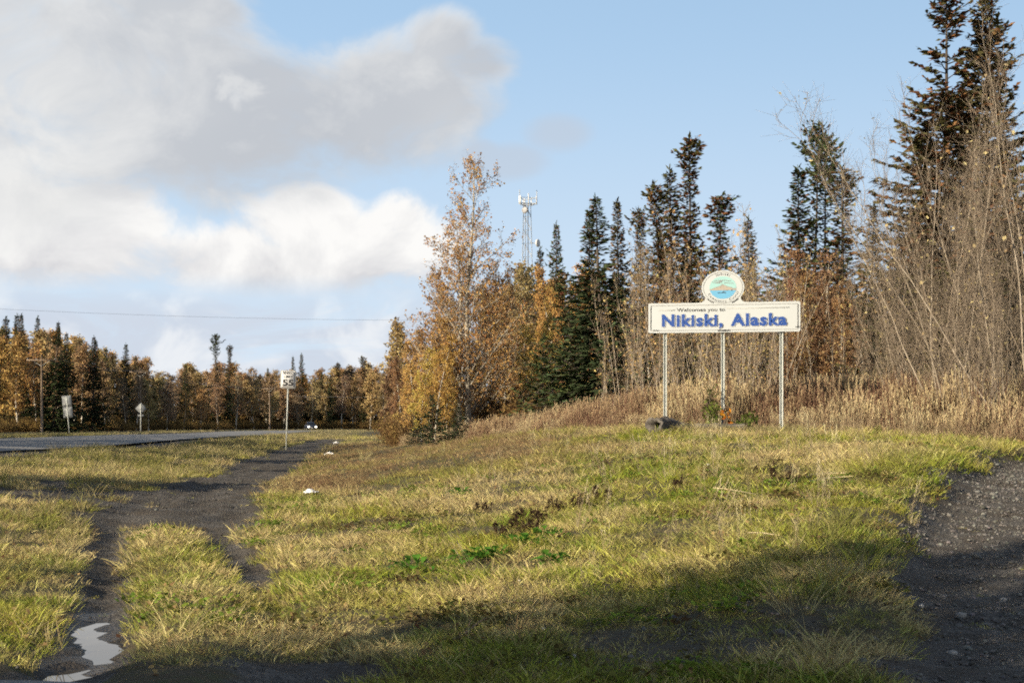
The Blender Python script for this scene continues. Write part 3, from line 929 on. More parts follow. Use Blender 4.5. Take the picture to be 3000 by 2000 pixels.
# ------------------------------------------------------------------ lattice tower
def tower():
    d = 205.0; px = 1543; X, Y, z = atpx(px, d); k = d / F
    Ht = EZ + (HOR - 596) * k - z
    root = bpy.data.objects.new('lattice_tower', None); COL.objects.link(root)
    root.location = (X, Y, z); root.rotation_euler = (0, 0, R(14))
    tag(root, 'pale lattice communication tower with dishes behind the golden wood', 'tower')
    mt = simple('galvanised_tower_steel', (0.42, 0.43, 0.44), 0.5, 0.2); mw = simple('white_antenna_plastic', (0.60, 0.60, 0.59), 0.45)
    side = lambda h: (2.5 - (2.5 - 1.0) * h / Ht)
    ang = [R(205), R(-25), R(90)]
    P = lambda i, h: np.array((side(h) / 1.732 * math.cos(ang[i]), side(h) / 1.732 * math.sin(ang[i]), h))
    for i in range(3):
        mb = MB(); mb.tube([P(i, -0.4), P(i, Ht * .5), P(i, Ht)], 0.06, 0.045, 7); link('leg', mb.mesh('leg', mt), root)
    bays = 17
    for b in range(bays):
        h0, h1 = Ht * b / bays, Ht * (b + 1) / bays
        for i in range(3):
            j = (i + 1) % 3; mb = MB()
            a0, a1 = (P(i, h1), P(j, h0)) if i != 1 else (P(j, h1), P(i, h0))
            mb.tube([a0, a1], 0.032, sides=5); link('brace', mb.mesh('brace', mt), root)
            mb = MB(); mb.tube([P(i, h1), P(j, h1)], 0.018, sides=4); link('brace', mb.mesh('brace', mt), root)
    # ladder run and cables up the inside
    mb = MB(); mb.tube([(0.25, 0, 0), (0.2, 0, Ht)], 0.055, sides=6); link('cable_run', mb.mesh('cable_run', simple('dark_cable', (0.12, 0.10, 0.09), 0.6)), root)
    # antenna platform
    mb = MB(); c = 1.55
    tri = [np.array((c * math.cos(a_), c * math.sin(a_), Ht - 0.1)) for a_ in (R(215), R(-35), R(90))]
    for i in range(3):
        mb.tube([tri[i], tri[(i + 1) % 3]], 0.055, sides=5); mb.tube([tri[i] + (0, 0, 0.8), tri[(i + 1) % 3] + (0, 0, 0.8)], 0.04, sides=5); mb.tube([P(i, Ht - 0.4), tri[i]], 0.05, sides=5)
    plat = link('platform', mb.mesh('platform', mt), root)
    for i in range(3):
        for s in (0.08, 0.5, 0.92):
            p = tri[i] * (1 - s) + tri[(i + 1) % 3] * s; out = np.array((p[0], p[1], 0)); out /= np.linalg.norm(out) + 1e-6
            mb = MB(); q = p + out * 0.16; hh = 1.9 if (i == 0 and s == .5) else 1.2
            mb.box((q[0], q[1], q[2] + 0.45), (0.07, 0.14, hh), math.atan2(out[1], out[0])); link('antenna', mb.mesh('antenna', mw), root)
    for p in (tri[0], tri[1]):
        mb = MB(); mb.tube([p, p + (0, 0, 1.9)], 0.05, sides=5); link('whip_mast', mb.mesh('whip_mast', mw), root)

    def dish(h, off, dirv, r, m):
        dv = Vector(dirv).normalized(); mb = MB(); n = 20
        ax = [(-0.2, 0.05), (-0.17, r * .6), (-0.06, r), (0.10, r), (0.14, r * .7), (0.15, 0.02)]
        rot = dv.to_track_quat('X', 'Z').to_matrix(); V = []
        for x, rr in ax:
            for k2 in range(n):
                v = rot @ Vector((x, rr * math.cos(2 * PI * k2 / n), rr * math.sin(2 * PI * k2 / n))); V.append((v.x + off[0], v.y + off[1], v.z + h))
        q = [(r_ * n + s, r_ * n + (s + 1) % n, (r_ + 1) * n + (s + 1) % n, (r_ + 1) * n + s) for r_ in range(len(ax) - 1) for s in range(n)]
        mb.add(V, q); dd = link('dish', mb.mesh('dish', m, True), root)
        mb = MB(); mb.tube([(off[0] * 0.3, off[1] * 0.3, h), (off[0] - dv.x * .2, off[1] - dv.y * .2, h)], 0.06, sides=5); link('dish_mount', mb.mesh('dish_mount', mt), dd)
    zpx = lambda y: EZ + (HOR - y) * k - z
    dish(zpx(618), (-0.45, -0.75), (-0.75, -0.9, 0), 0.46, simple('grey_dish_cover', (0.30, 0.30, 0.31), 0.5))
    dish(zpx(712), (1.55, -0.35), (0.75, -0.75, 0), 0.56, mw)
tower()


# ------------------------------------------------------------------ car on the road
def car():
    d = 258.0; px = 910; X = (px - 1500) / F * d
    zb = EZ - (1260.5 - HOR) / F * d
    root = bpy.data.objects.new('car', None); COL.objects.link(root)
    root.location = (X, d, zb); root.rotation_euler = (0, 0, R(16))          # nose towards the camera (-y)
    tag(root, 'dark blue car with lit headlights coming round the bend', 'car')
    paint = simple('dark_blue_car_paint', (0.012, 0.015, 0.028), 0.35, 0.0, 0.05, 1, 0.6, 0.0); glass = simple('dark_car_glass', (0.012, 0.014, 0.018), 0.08, 0, 0.05, 1, 0.6, 0.0)
    black = simple('black_rubber', (0.015, 0.015, 0.015), 0.7); alloy = simple('alloy_rim', (0.5, 0.5, 0.5), 0.35, 0.8); trim = simple('black_trim', (0.02, 0.02, 0.02), 0.5)

    def loft(secs, name, mat, parent):
        mb = MB(); n = len(secs[0]); V = [p for s in secs for p in s]
        q = [(i * n + j, i * n + (j + 1) % n, (i + 1) * n + (j + 1) % n, (i + 1) * n + j) for i in range(len(secs) - 1) for j in range(n)]
        t = [(0, k + 1, k) for k in range(1, n - 1)] + [((len(secs) - 1) * n, (len(secs) - 1) * n + k, (len(secs) - 1) * n + k + 1) for k in range(1, n - 1)]
        mb.add(V, q, t); return link(name, mb.mesh(name, mat, False), parent)

    def sec(y, w, zb_, zt, rr=0.12):
        return [(-w + rr * .3, y, zb_), (w - rr * .3, y, zb_), (w, y, zb_ + 0.18), (w * 0.985, y, (zb_ + zt) / 2 + 0.05), (w - rr, y, zt), (-w + rr, y, zt), (-w * 0.985, y, (zb_ + zt) / 2 + 0.05), (-w, y, zb_ + 0.18)]
    body = loft([sec(-2.30, 0.70, 0.34, 0.66), sec(-2.18, 0.84, 0.24, 0.76), sec(-1.7, 0.91, 0.22, 0.86), (sec(-0.95, 0.92, 0.22, 0.97)), sec(0.3, 0.92, 0.22, 1.0), sec(1.5, 0.92, 0.22, 1.02), sec(2.1, 0.88, 0.26, 1.0), sec(2.35, 0.78, 0.36, 0.9)], 'body', paint, root)

    def cab(y, w0, w1, z0, z1): return [(-w0, y, z0), (w0, y, z0), (w1, y, z1), (-w1, y, z1)]
    loft([cab(-1.0, 0.78, 0.76, 0.93, 0.99), cab(-0.25, 0.80, 0.62, 0.95, 1.47), cab(0.5, 0.80, 0.62, 0.95, 1.53), cab(1.4, 0.80, 0.60, 0.95, 1.48), cab(2.15, 0.74, 0.66, 0.95, 1.03)], 'roof', paint, root)
    mb = MB(); mb.add([(-0.70, -0.955, 1.04), (0.70, -0.955, 1.04), (0.57, -0.31, 1.45), (-0.57, -0.31, 1.45)], [(0, 1, 2, 3)]); link('windscreen', mb.mesh('windscreen', glass), root)
    for s in (-1, 1):
        for (ya, yb, yc, yd) in ((-0.78, 0.42, 0.42, -0.15), (0.52, 1.62, 1.25, 0.52)):
            mb = MB(); mb.add([(s * 0.803, ya, 1.03), (s * 0.803, yb, 1.03), (s * 0.645, yc, 1.45), (s * 0.645, yd, 1.45)], [(0, 1, 2, 3)]); link('side_window', mb.mesh('side_window', glass), root)
        mb = MB(); mb.box((s * 0.98, -0.75, 1.02), (0.18, 0.12, 0.13)); link('mirror', mb.mesh('mirror', paint), root)
        em, t, out = new_mat('lit_headlight'); e = t.node('ShaderNodeEmission'); e.inputs[0].default_value = (1, 0.90, 0.72, 1); e.inputs[1].default_value = 5; t.l.new(e.outputs[0], out.inputs[0])
        mb = MB(); mb.prism(ellipse(s * 0.64, 0.67, 0.17, 0.10, 16), -2.33, -2.15); link('headlight', mb.mesh('headlight', em), root)
        for yw in (-1.42, 1.40):
            w = MB(); V = [(s * 0.72, yw, 0.33), (s * 0.95, yw, 0.33)]; w.tube(V, 0.335, sides=18); tyre = link('wheel', w.mesh('wheel', black), root)
            w = MB(); w.tube([(s * 0.94, yw, 0.33), (s * 0.965, yw, 0.33)], 0.21, sides=14); link('rim', w.mesh('rim', alloy), tyre)
    mb = MB(); mb.box((0, -2.30, 0.56), (0.75, 0.06, 0.16)); link('grille', mb.mesh('grille', trim), root)
    mb = MB(); mb.box((0, -2.30, 0.36), (1.3, 0.10, 0.16)); link('bumper', mb.mesh('bumper', trim), root)
    mb = MB(); mb.box((0, -2.34, 0.44), (0.32, 0.02, 0.14)); link('number_plate', mb.mesh('number_plate', M['platewhite']), root)
car()


# ------------------------------------------------------------------ trees
def unit(v):
    return v / (np.linalg.norm(v, axis=-1, keepdims=True) + 1e-9)


def path(rng, p, d, L, n, wob, up):
    pts = [np.array(p, float)]; d = unit(np.array(d, float)); st = L / n
    for k in range(n):
        d = unit(d + rng.normal(0, wob, 3) + np.array((0, 0, up)))
        pts.append(pts[-1] + d * st)
    return np.array(pts)


def along(pts, t):
    x = np.clip(t, 0, 1) * (len(pts) - 1); i = min(int(x), len(pts) - 2); f = x - i
    return pts[i] * (1 - f) + pts[i + 1] * f, unit(pts[i + 1] - pts[i])


def side_dir(rng, d, ang):
    r = rng.normal(0, 1, 3); r = unit(r - d * np.dot(r, d))
    return d * math.cos(ang) + r * math.sin(ang)


def leaf_quads(mb, rng, P, size, tint):
    P = np.asarray(P); n = len(P)
    if not n: return
    a = unit(rng.normal(0, 1, (n, 3))); b = unit(np.cross(a, rng.normal(0, 1, (n, 3))))
    s = (size * rng.uniform(0.6, 1.3, n))[:, None]
    a = a * s * 0.62; b = b * s * 0.5
    V = np.stack([P - a, P + b * 0.9, P + a, P - b * 0.9], 1).reshape(-1, 3)
    i = np.arange(n)[:, None] * 4 + np.arange(4)[None]
    mb.add(V, i, None, np.repeat(tint, 4))


def decid(seed, H, r0, stems=None, nprim=34, t0=0.15, ang=0.8, crown=2.4, prof=None, n2=6, n3=5, leaves=5000, leafsize=0.10, up=0.05, wob=0.06,
          twl=0.35, leaf_t=0.0, rtwig=0.006, trunk_wob=0.03, sides=8, second=0.5, n2min=0.5, n2k=0.7, topbias=1.0):
    """a broadleaf tree: (trunk, branches, crown) mesh builders"""
    rng = np.random.default_rng(seed); T = MB(); B = MB(); C = MB(); tips = []
    stems = stems or [((0, 0, 0), (0, 0, 1), 1.0)]
    prof = prof or (lambda t: 1 - 0.85 * t)
    for (bp, bd, hk) in stems:
        h = H * hk; st = path(rng, (bp[0], bp[1], -0.25), bd, h + 0.25, 14, trunk_wob, 0.015)
        rr = r0 * hk
        T.tube(st, 0, sides=sides, radii=[rr * (1 - 0.93 * (k / 14) ** 0.9) * (1.35 if k == 0 else 1) for k in range(15)])
        for k in range(nprim):
            t = t0 + (0.985 - t0) * ((k + rng.uniform(0, 1)) / nprim) ** topbias
            p, d = along(st, t)
            L = crown * prof(t) * rng.uniform(0.55, 1.15)
            if L < 0.15: L = 0.15 + 0.2 * rng.random()
            az = k * 2.4 + rng.uniform(-0.6, 0.6); a = ang * rng.uniform(0.75, 1.25) * (1 - 0.35 * t)
            dv = unit(np.array((math.cos(az) * math.sin(a), math.sin(az) * math.sin(a), math.cos(a))) + 0.4 * (d - np.array((0, 0, 1))))
            pr = path(rng, p, dv, L, 6, wob, up)
            rb = max(rtwig * 1.3, rr * 0.32 * (1 - t) + rtwig)
            B.tube(pr, rb, rtwig, 4, cap=False)
            for j in range(max(2, int(n2 * (n2min + L / crown * n2k)))):
                s = 0.2 + 0.8 * (j + rng.random()) / max(2, int(n2 * (n2min + L / crown * n2k)))
                q, dd = along(pr, s); L2 = max(0.15, second * L * (1.1 - 0.7 * s) * rng.uniform(0.6, 1.2))
                se = path(rng, q, side_dir(rng, dd, rng.uniform(0.5, 0.95)), L2, 3, wob * 1.6, up * 1.2)
                B.tube(se, rtwig * 1.1, rtwig * 0.6, 3, cap=False)
                for i in range(n3):
                    s3 = (i + rng.random()) / n3; q3, d3 = along(se, s3); l3 = twl * rng.uniform(0.5, 1.2)
                    e3 = q3 + side_dir(rng, d3, rng.uniform(0.4, 0.9)) * l3 + np.array((0, 0, up * l3))
                    B.tube(np.array([q3, e3]), rtwig * 0.7, rtwig * 0.4, 3, cap=False)
                    if t >= leaf_t: tips.append((q3, e3))
    if leaves and tips:
        tp = np.array(tips); idx = rng.integers(0, len(tp), leaves); f = rng.random((leaves, 1))
        P = tp[idx, 0] * (1 - f) + tp[idx, 1] * f + rng.normal(0, leafsize * 0.8, (leaves, 3))
        cl = rng.random(len(tp))[idx] * 0.5 + rng.random(leaves) * 0.5
        leaf_quads(C, rng, P, leafsize, cl)
    return T, B, C


def spruce(seed, H, Rb, c0=0.05, dens=15, prof=None, tw=0.28, twn=11.0, droop=0.30, ragged=0.25, cones=0.0, cone_from=0.55, r0=None, lean=0.01, gap=0.0):
    rng = np.random.default_rng(seed); T = MB(); C = MB(); K = MB()
    prof = prof or (lambda t: (1 - t) ** 0.85)
    st = path(rng, (0, 0, -0.25), (0, 0, 1), H + 0.25, 12, lean, 0.03)
    r0 = r0 or 0.011 * H
    T.tube(st, 0, sides=7, radii=[r0 * (1 - 0.95 * k / 12) for k in range(13)])
    nb = int(dens * H * (1 - c0)); A = []; Bd = []; Wd = []; Ti = []; Ck = []
    for k in range(nb):
        t = c0 + (0.985 - c0) * (1 - (1 - (k + rng.random()) / nb) ** 1.15)
        if gap and vnoise(np.array([t * 9]), np.array([seed * 1.7]))[0] < gap and rng.random() < 0.75: continue
        p, d = along(st, t); az = k * 2.39996 + rng.uniform(-.5, .5)
        lob = 0.78 + 0.5 * float(vnoise(np.array([az % 6.28 * 1.1 + 7]), np.array([t * 7 + seed]))[0])
        L = Rb * prof(t) * lob * (1 + rng.uniform(-ragged * 1.6, ragged)); L = max(L, 0.16)
        sl = 0.55 * t - droop * (1 - t)
        d0 = unit(np.array((math.cos(az), math.sin(az), sl + 0.18)))
        n = 5; pr = [p]
        for j in range(n):
            s = (j + 1) / n; d1 = unit(d0 + np.array((0, 0, -0.55 * droop * math.sin(s * 2.2) + (0.35 * s * s if s > .6 else 0))) + rng.normal(0, 0.05, 3)); pr.append(pr[-1] + d1 * L / n)
        pr = np.array(pr); T.tube(pr, 0.012 + 0.010 * L, 0.006, 3, cap=False)
        m = max(5, int(L * twn)); s = rng.uniform(0.12 if L > 0.8 else 0.0, 1.0, m) ** 0.85
        x = s * n; i = np.clip(x.astype(int), 0, n - 1); f = (x - i)[:, None]
        q = pr[i] * (1 - f) + pr[i + 1] * f; tg = unit(pr[i + 1] - pr[i])
        sd = unit(np.cross(tg, (0, 0, 1))) * rng.choice([-1, 1], m)[:, None]
        dirs = unit(tg * rng.uniform(0.35, 1.0, m)[:, None] + sd * rng.uniform(0.2, 1.0, m)[:, None] + np.array((0, 0, 1)) * rng.uniform(-0.45, 0.22, m)[:, None])
        ln = (tw * rng.uniform(0.55, 1.25, m) * np.clip(1.25 - 0.6 * s, 0.5, 1) * np.clip(0.55 + L * 0.5, 0.5, 1.15))[:, None]
        w = unit(np.cross(dirs, rng.normal(0, 1, (m, 3)) + np.array((0, 0, 1.4)))) * ln * rng.uniform(0.17, 0.27, m)[:, None]
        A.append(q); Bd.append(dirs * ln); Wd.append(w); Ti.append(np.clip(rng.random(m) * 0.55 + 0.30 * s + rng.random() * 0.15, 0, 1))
        Ck.append(rng.random(m) < (cones * (0.3 + 0.7 * (rng.random() < 0.6)) if t > cone_from else cones * 0.12))
    # leader
    p = st[-1]; m = 10; A.append(np.repeat(p[None] - (0, 0, 0.25), m, 0) + np.array((0, 0, 1)) * rng.uniform(-0.3, 0.25, m)[:, None])
    Bd.append(unit(rng.normal(0, 0.35, (m, 3)) + (0, 0, 1)) * tw * 0.9); Wd.append(rng.normal(0, 0.03, (m, 3))); Ti.append(rng.random(m)); Ck.append(np.zeros(m, bool))
    A, Bd, Wd, Ti, Ck = [np.concatenate(z) for z in (A, Bd, Wd, Ti, Ck)]

    def emit(mb, k):
        a, b, w, ti = A[k], Bd[k], Wd[k], Ti[k]; n = len(a)
        if not n: return
        bend = np.array((0, 0, -0.10)) * np.linalg.norm(b, axis=1)[:, None]
        V = np.stack([a, a + b * 0.45 + w, a + b + bend, a + b * 0.45 - w], 1).reshape(-1, 3)
        mb.add(V, np.arange(n)[:, None] * 4 + np.arange(4)[None], None, np.repeat(ti, 4))
    emit(C, ~Ck); emit(K, Ck)
    return T, C, K


class Tree:
    """a tree kind: meshes built once, shared by all its copies"""
    def __init__(self, parts):
        self.parts = [(n, mb.mesh(n, mat, sm)) for n, mb, mat, sm in parts if mb.n]

    def place(self, name, x, y, z, h, rz, colors, label, cat='tree', group=None, tilt=(0, 0), wide=1.0):
        root = bpy.data.objects.new(name, None); COL.objects.link(root)
        root.location = (x, y, z); root.rotation_euler = (tilt[0], tilt[1], rz); root.scale = (h * wide, h * wide, h)
        tag(root, label, cat, group)
        for n, me in self.parts:
            o = bpy.data.objects.new(n, me); COL.objects.link(o); o.parent = root
            if n in colors: o.color = (*colors[n], 1)
        return root


def mk_decid(bark, twig, *a, **k):
    T, B, C = decid(*a, **k)
    return Tree([('trunk', T, bark, True), ('branches', B, twig, False), ('crown', C, M['leaf'], False)])


def mk_spruce(*a, **k):
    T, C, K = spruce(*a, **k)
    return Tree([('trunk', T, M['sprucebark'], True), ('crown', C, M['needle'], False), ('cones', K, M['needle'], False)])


ORD = ('first', 'second', 'third', 'fourth', 'fifth', 'sixth', 'seventh', 'eighth', 'ninth', 'tenth', 'eleventh', 'twelfth', 'thirteenth', 'fourteenth', 'fifteenth', 'sixteenth', 'seventeenth', 'eighteenth')
def nth(rows, px):
    return ORD[sorted(r[0] for r in rows).index(px)]


rnd = random.Random(7)
def jit(c, v=0.18):
    k = 1 + rnd.uniform(-v, v); return tuple(max(0.0, x * k * (1 + rnd.uniform(-v, v) * 0.5)) for x in c)


GOLD, AMBER, RUST, OCHRE, BROWN, YELLOW = (0.60, 0.405, 0.13), (0.53, 0.33, 0.13), (0.34, 0.20, 0.115), (0.47, 0.335, 0.17), (0.33, 0.24, 0.155), (0.66, 0.49, 0.16)
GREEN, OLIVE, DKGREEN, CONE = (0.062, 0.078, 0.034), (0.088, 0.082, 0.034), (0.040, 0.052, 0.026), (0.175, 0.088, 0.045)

oval = lambda t: math.sin(min(1, max(0, (t - 0.05) / 0.95)) ** 0.8 * PI) ** 0.7 * 0.9 + 0.12
# far birches: unit of one metre height is set by scale, so every kind is built at its own height and scaled
BI = [mk_decid(M['birch'], M['twig'], 100 + i, 10, 0.10, nprim=30, t0=0.16, ang=0.75, crown=2.1, prof=oval, n2=5, n3=4, leaves=3800, leafsize=0.17, rtwig=0.012, twl=0.45) for i in range(5)]
TH = [mk_decid(M['birch'], M['twig'], 140 + i, 10, 0.09, nprim=30, t0=0.22, ang=0.65, crown=1.9, prof=oval, n2=6, n3=4, leaves=1300, leafsize=0.15, rtwig=0.013, twl=0.45) for i in range(3)]
NB = [mk_decid(M['birch'], M['twig'], 160 + i, 11, 0.10, nprim=40, t0=0.12, ang=0.95, crown=2.9, prof=lambda t: 0.12 + 0.9 * (1 - t) ** 0.7 * min(1, t * 5), n2=8, n3=4, leaves=8000, leafsize=0.10, rtwig=0.008, twl=0.42, up=0.03, n2min=0.1, n2k=1.05) for i in range(4)]
TWIGGY = [mk_decid(M['birch'], M['alderfine'], 180 + i, 10, 0.07, nprim=30, t0=0.18, ang=0.6, crown=2.0, prof=oval, n2=6, n3=3, leaves=1100, leafsize=0.09, rtwig=0.007, twl=0.4, up=0.06) for i in range(3)]
narrow = lambda t: (1 - t) ** 0.75 * 0.95 + 0.05
club = lambda t: (1 - t) ** 0.85 * 0.9 + 0.28 * math.exp(-((t - 0.93) / 0.06) ** 2)
knob = lambda t: 0.22 + 0.78 * math.exp(-((t - 0.87) / 0.09) ** 2) if t > 0.6 else 0.30 + 1.3 * (0.6 - t)
SPN = [mk_spruce(200 + i, 12, 1.45, 0.06, 30, narrow, 0.36, 17, ragged=0.35, cones=0.30, lean=0.012, gap=0.12) for i in range(3)]
SPC = [mk_spruce(210 + i, 14, 1.85, 0.06, 30, club, 0.36, 18, ragged=0.4, cones=0.55, cone_from=0.45, lean=0.012, gap=0.12) for i in range(3)]
SPB = [mk_spruce(220 + i, 14, 2.7, 0.03, 26, lambda t: (1 - t) ** 0.9, 0.38, 17, droop=0.42, ragged=0.3, cones=0.25, cone_from=0.55, gap=0.12) for i in range(2)]
SPK = [mk_spruce(230 + i, 15, 1.05, 0.10, 22, knob, 0.34, 20, ragged=0.45, cones=0.15, gap=0.24, lean=0.012) for i in range(2)]
SPR = [mk_spruce(240 + i, 16, 3.0, 0.02, 34, lambda t: (1 - t) ** 0.7, 0.30, 26, droop=0.30, ragged=0.4, cones=0.5, cone_from=0.35, gap=0.17, lean=0.012) for i in range(2)]
SPL = [mk_spruce(250 + i, 4, 1.5, 0.0, 38, lambda t: (1 - t) ** 0.7, 0.24, 18, droop=0.25, ragged=0.35) for i in range(2)]
BASE_H = {}
for lst, h in ((BI, 10), (TH, 10), (TWIGGY, 10), (NB, 11), (SPN, 12), (SPC, 14), (SPB, 14), (SPK, 15), (SPR, 16), (SPL, 4)):
    for k_ in lst: BASE_H[id(k_)] = h


def plant(kind, name, px, d, ytop, cols, label, cat='tree', group=None, wide=1.0, tilt=(0, 0), zoff=0):
    X, Y, z = atpx(px, d); H = EZ + (HOR - ytop) / F * d - z
    s = H / BASE_H[id(kind)]
    return kind.place(name, X, Y, z + zoff, s, rnd.uniform(0, 6.28), cols, label, cat, group, tilt, wide)


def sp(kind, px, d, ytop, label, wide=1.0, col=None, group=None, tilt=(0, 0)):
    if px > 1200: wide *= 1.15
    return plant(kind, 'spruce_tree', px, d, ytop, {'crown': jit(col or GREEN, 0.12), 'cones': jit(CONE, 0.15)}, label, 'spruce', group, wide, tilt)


# --- the wood on the right: spruces one can tell apart
RG = 'spruces in the wood behind the sign'
sp(SPC[0], 2022, 62, 402, 'tallest narrow spruce with ragged top, left of the emblem', 0.95, OLIVE, RG)
sp(SPN[0], 1972, 65, 495, 'slim brownish spruce close left of the tallest one behind the sign', 1.1, OLIVE, RG)
sp(SPC[1], 1942, 63, 535, 'leaning brown-tipped spruce at the left of the trio behind the sign', 0.95, OLIVE, RG, (0.0, 0.02))
sp(SPC[2], 2098, 60, 560, 'blunt-topped dark spruce right above the emblem', 1.15, GREEN, RG)
sp(SPB[0], 1772, 49, 568, 'broad green spruce with spreading lower boughs beside the golden birches', 1.35, (0.058, 0.080, 0.038), RG)
sp(SPN[1], 1718, 62, 612, 'thin dark spruce spire left of the broad green spruce', 0.9, GREEN, RG)
sp(SPN[2], 1826, 64, 588, 'thin brown spruce spire right of the broad green spruce', 0.85, OLIVE, RG)
sp(SPC[0], 1880, 66, 610, 'short brown-topped spruce between broad spruce and trio', 0.85, OLIVE, RG)
sp(SPB[1], 1634, 70, 652, 'small bushy spruce standing right of the lattice tower', 0.75, GREEN, RG)
sp(SPN[0], 1578, 74, 728, 'little spruce tip just right of the lattice tower dish', 0.8, OLIVE, RG)
sp(SPN[1], 2332, 60, 490, 'dark spruce left of the bare-trunked tall spruces', 1.25, GREEN, RG)
sp(SPK[0], 2386, 62, 358, 'tall spruce with bare upper trunk and bushy head', 0.8, GREEN, RG)
sp(SPK[1], 2412, 61, 395, 'second bare-trunked spruce, close right of the bushy-headed one', 0.7, GREEN, RG)
sp(SPC[1], 2474, 57, 488, 'thick brown-tipped spruce right of the bare-trunked pair', 1.25, GREEN, RG)
sp(SPN[2], 2537, 60, 598, 'slim brown spruce in the gap before the bare alders', 0.9, OLIVE, RG)
sp(SPN[0], 2198, 67, 640, 'faint small spruce behind the right end of the sign', 1.0, OLIVE, RG)
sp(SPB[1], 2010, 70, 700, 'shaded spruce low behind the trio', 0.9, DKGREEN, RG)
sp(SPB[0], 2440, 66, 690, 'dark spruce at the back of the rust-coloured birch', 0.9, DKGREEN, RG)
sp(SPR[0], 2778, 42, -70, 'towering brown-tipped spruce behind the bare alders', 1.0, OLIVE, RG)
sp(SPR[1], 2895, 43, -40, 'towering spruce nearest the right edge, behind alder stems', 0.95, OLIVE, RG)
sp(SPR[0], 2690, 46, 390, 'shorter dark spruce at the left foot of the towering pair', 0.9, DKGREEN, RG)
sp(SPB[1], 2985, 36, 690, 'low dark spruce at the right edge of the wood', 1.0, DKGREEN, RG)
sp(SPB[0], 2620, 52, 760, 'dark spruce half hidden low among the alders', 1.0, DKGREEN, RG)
sp(SPL[0], 1268, 53.5, 1155, 'low dark bushy spruce at the foot of the tall aspen, left', 1.1, DKGREEN, RG)
sp(SPL[1], 1338, 53, 1185, 'smaller dark bushy spruce close left of the aspen trunk', 1.0, DKGREEN, RG)
sp(SPL[0], 1225, 57, 1200, 'lowest dark spruce bush by the road end of the wood', 1.0, DKGREEN, RG)
sp(SPL[1], 1595, 52, 985, 'young green spruce under the golden birches, left one', 1.0, (0.07, 0.09, 0.035), RG)
sp(SPL[0], 1665, 51, 920, 'young green spruce under the golden birches, right one', 0.9, (0.07, 0.09, 0.035), RG)
sp(SPL[1], 1440, 60, 1130, 'dark young spruce behind the aspen trunk', 0.9, DKGREEN, RG)

# --- the tall aspen and its golden neighbours
asp = lambda t: 0.16 + 0.84 * (1 - t) ** 0.72
ASP = mk_decid(M['aspen'], M['aspen'], 303, 12, 0.17, stems=[((0, 0, 0), (0.01, 0, 1), 1.0), ((-0.28, 0.15, 0), (-0.03, 0.02, 1), 0.78), ((0.25, 0.5, 0), (0.06, 0.08, 1), 0.60)],
               nprim=44, t0=0.10, ang=0.92, crown=4.0, prof=asp, n2=11, n3=4, leaves=17500, leafsize=0.082, rtwig=0.008, twl=0.45, up=0.035, n2min=0.12, n2k=1.1, topbias=1.1)
BASE_H[id(ASP)] = 12
a_ = plant(ASP, 'aspen_tree', 1372, 58, 485, {'crown': (0.48, 0.27, 0.105)}, 'tall thin-leaved aspen with pale twin trunks at the road end of the wood', 'aspen')
a_.rotation_euler = (0, 0, 0.3)
NG = 'golden birches right of the tall aspen'
NROW = ((1480, 66, 830, AMBER, 1.0), (1535, 72, 800, OCHRE, 1.0), (1585, 66, 850, GOLD, 1.0), (1640, 64, 790, AMBER, 0.9), (1690, 62, 770, GOLD, 0.9), (1550, 62, 930, YELLOW, .9),
                         (1620, 60, 920, GOLD, 1.0), (1500, 76, 900, AMBER, 1.0), (1660, 74, 830, OCHRE, 1.1), (1750, 70, 800, AMBER, 1.0))
for px, d, yt, c, wd in NROW:
    plant(rnd.choice(NB), 'birch_tree', px, d, yt, {'crown': jit(c)}, nth(NROW, px) + ' golden birch from the left, between tall aspen and broad spruce', 'birch', NG, wd)
LG = 'golden birches left of the tall aspen'
LROW = ((1300, 60, 850, OCHRE, 1.0), (1258, 59, 930, AMBER, 1.1), (1215, 62, 1000, AMBER, 1.1), (1275, 56, 985, GOLD, 1.15), (1192, 66, 1060, AMBER, 1.0), (1235, 57, 1020, GOLD, 1.0), (1335, 63, 800, OCHRE, 1.0), (1310, 57, 1040, YELLOW, 0.9), (1180, 74, 1060, RUST, 1.0))
for px, d, yt, c, wd in LROW:
    plant(rnd.choice(NB), 'birch_tree', px, d, yt, {'crown': jit(c)}, nth(LROW, px) + ' amber birch from the left, against the tall aspen', 'birch', LG, wd)
# rust-coloured and brown birches behind the sign
BG = 'brown-leaved birches behind the sign'
BROW = ((2340, 46.5, 800, RUST, 0.9), (2405, 47, 750, RUST, 1.0), (2462, 46, 810, RUST, 0.9), (2395, 50, 735, RUST, 1.05), (2350, 53, 800, RUST, 1.0), (2445, 52, 800, RUST, 0.95), (2300, 57, 830, BROWN, 1.0), (1905, 58, 720, BROWN, 1.0), (1860, 60, 760, OCHRE, 0.9),
                         (1960, 57, 770, BROWN, 1.0), (2130, 56, 790, BROWN, 1.0), (2210, 58, 760, OCHRE, 0.9), (2260, 56, 820, BROWN, 0.9), (2050, 56, 800, BROWN, 1.0), (1820, 57, 850, OCHRE, 0.9), (2500, 53, 850, RUST, 1.0), (2545, 50, 900, RUST, 0.9))
for px, d, yt, c, wd in BROW:
    plant(rnd.choice(NB if c == RUST else TWIGGY), 'birch_tree', px, d, yt, {'crown': jit(c)}, nth(BROW, px) + ' brown-leaved birch from the left in the wood behind the sign', 'birch', BG, wd)
OG = 'orange birches at the right edge'
OROW = ((2965, 47, 410, AMBER), (2920, 50, 640, GOLD), (3010, 44, 560, GOLD), (2890, 48, 850, YELLOW))
for px, d, yt, c in OROW:
    plant(rnd.choice(NB), 'birch_tree', px, d, yt, {'crown': jit(c)}, nth(OROW, px) + ' orange birch from the left, behind the alders at the right edge', 'birch', OG, 1.1)
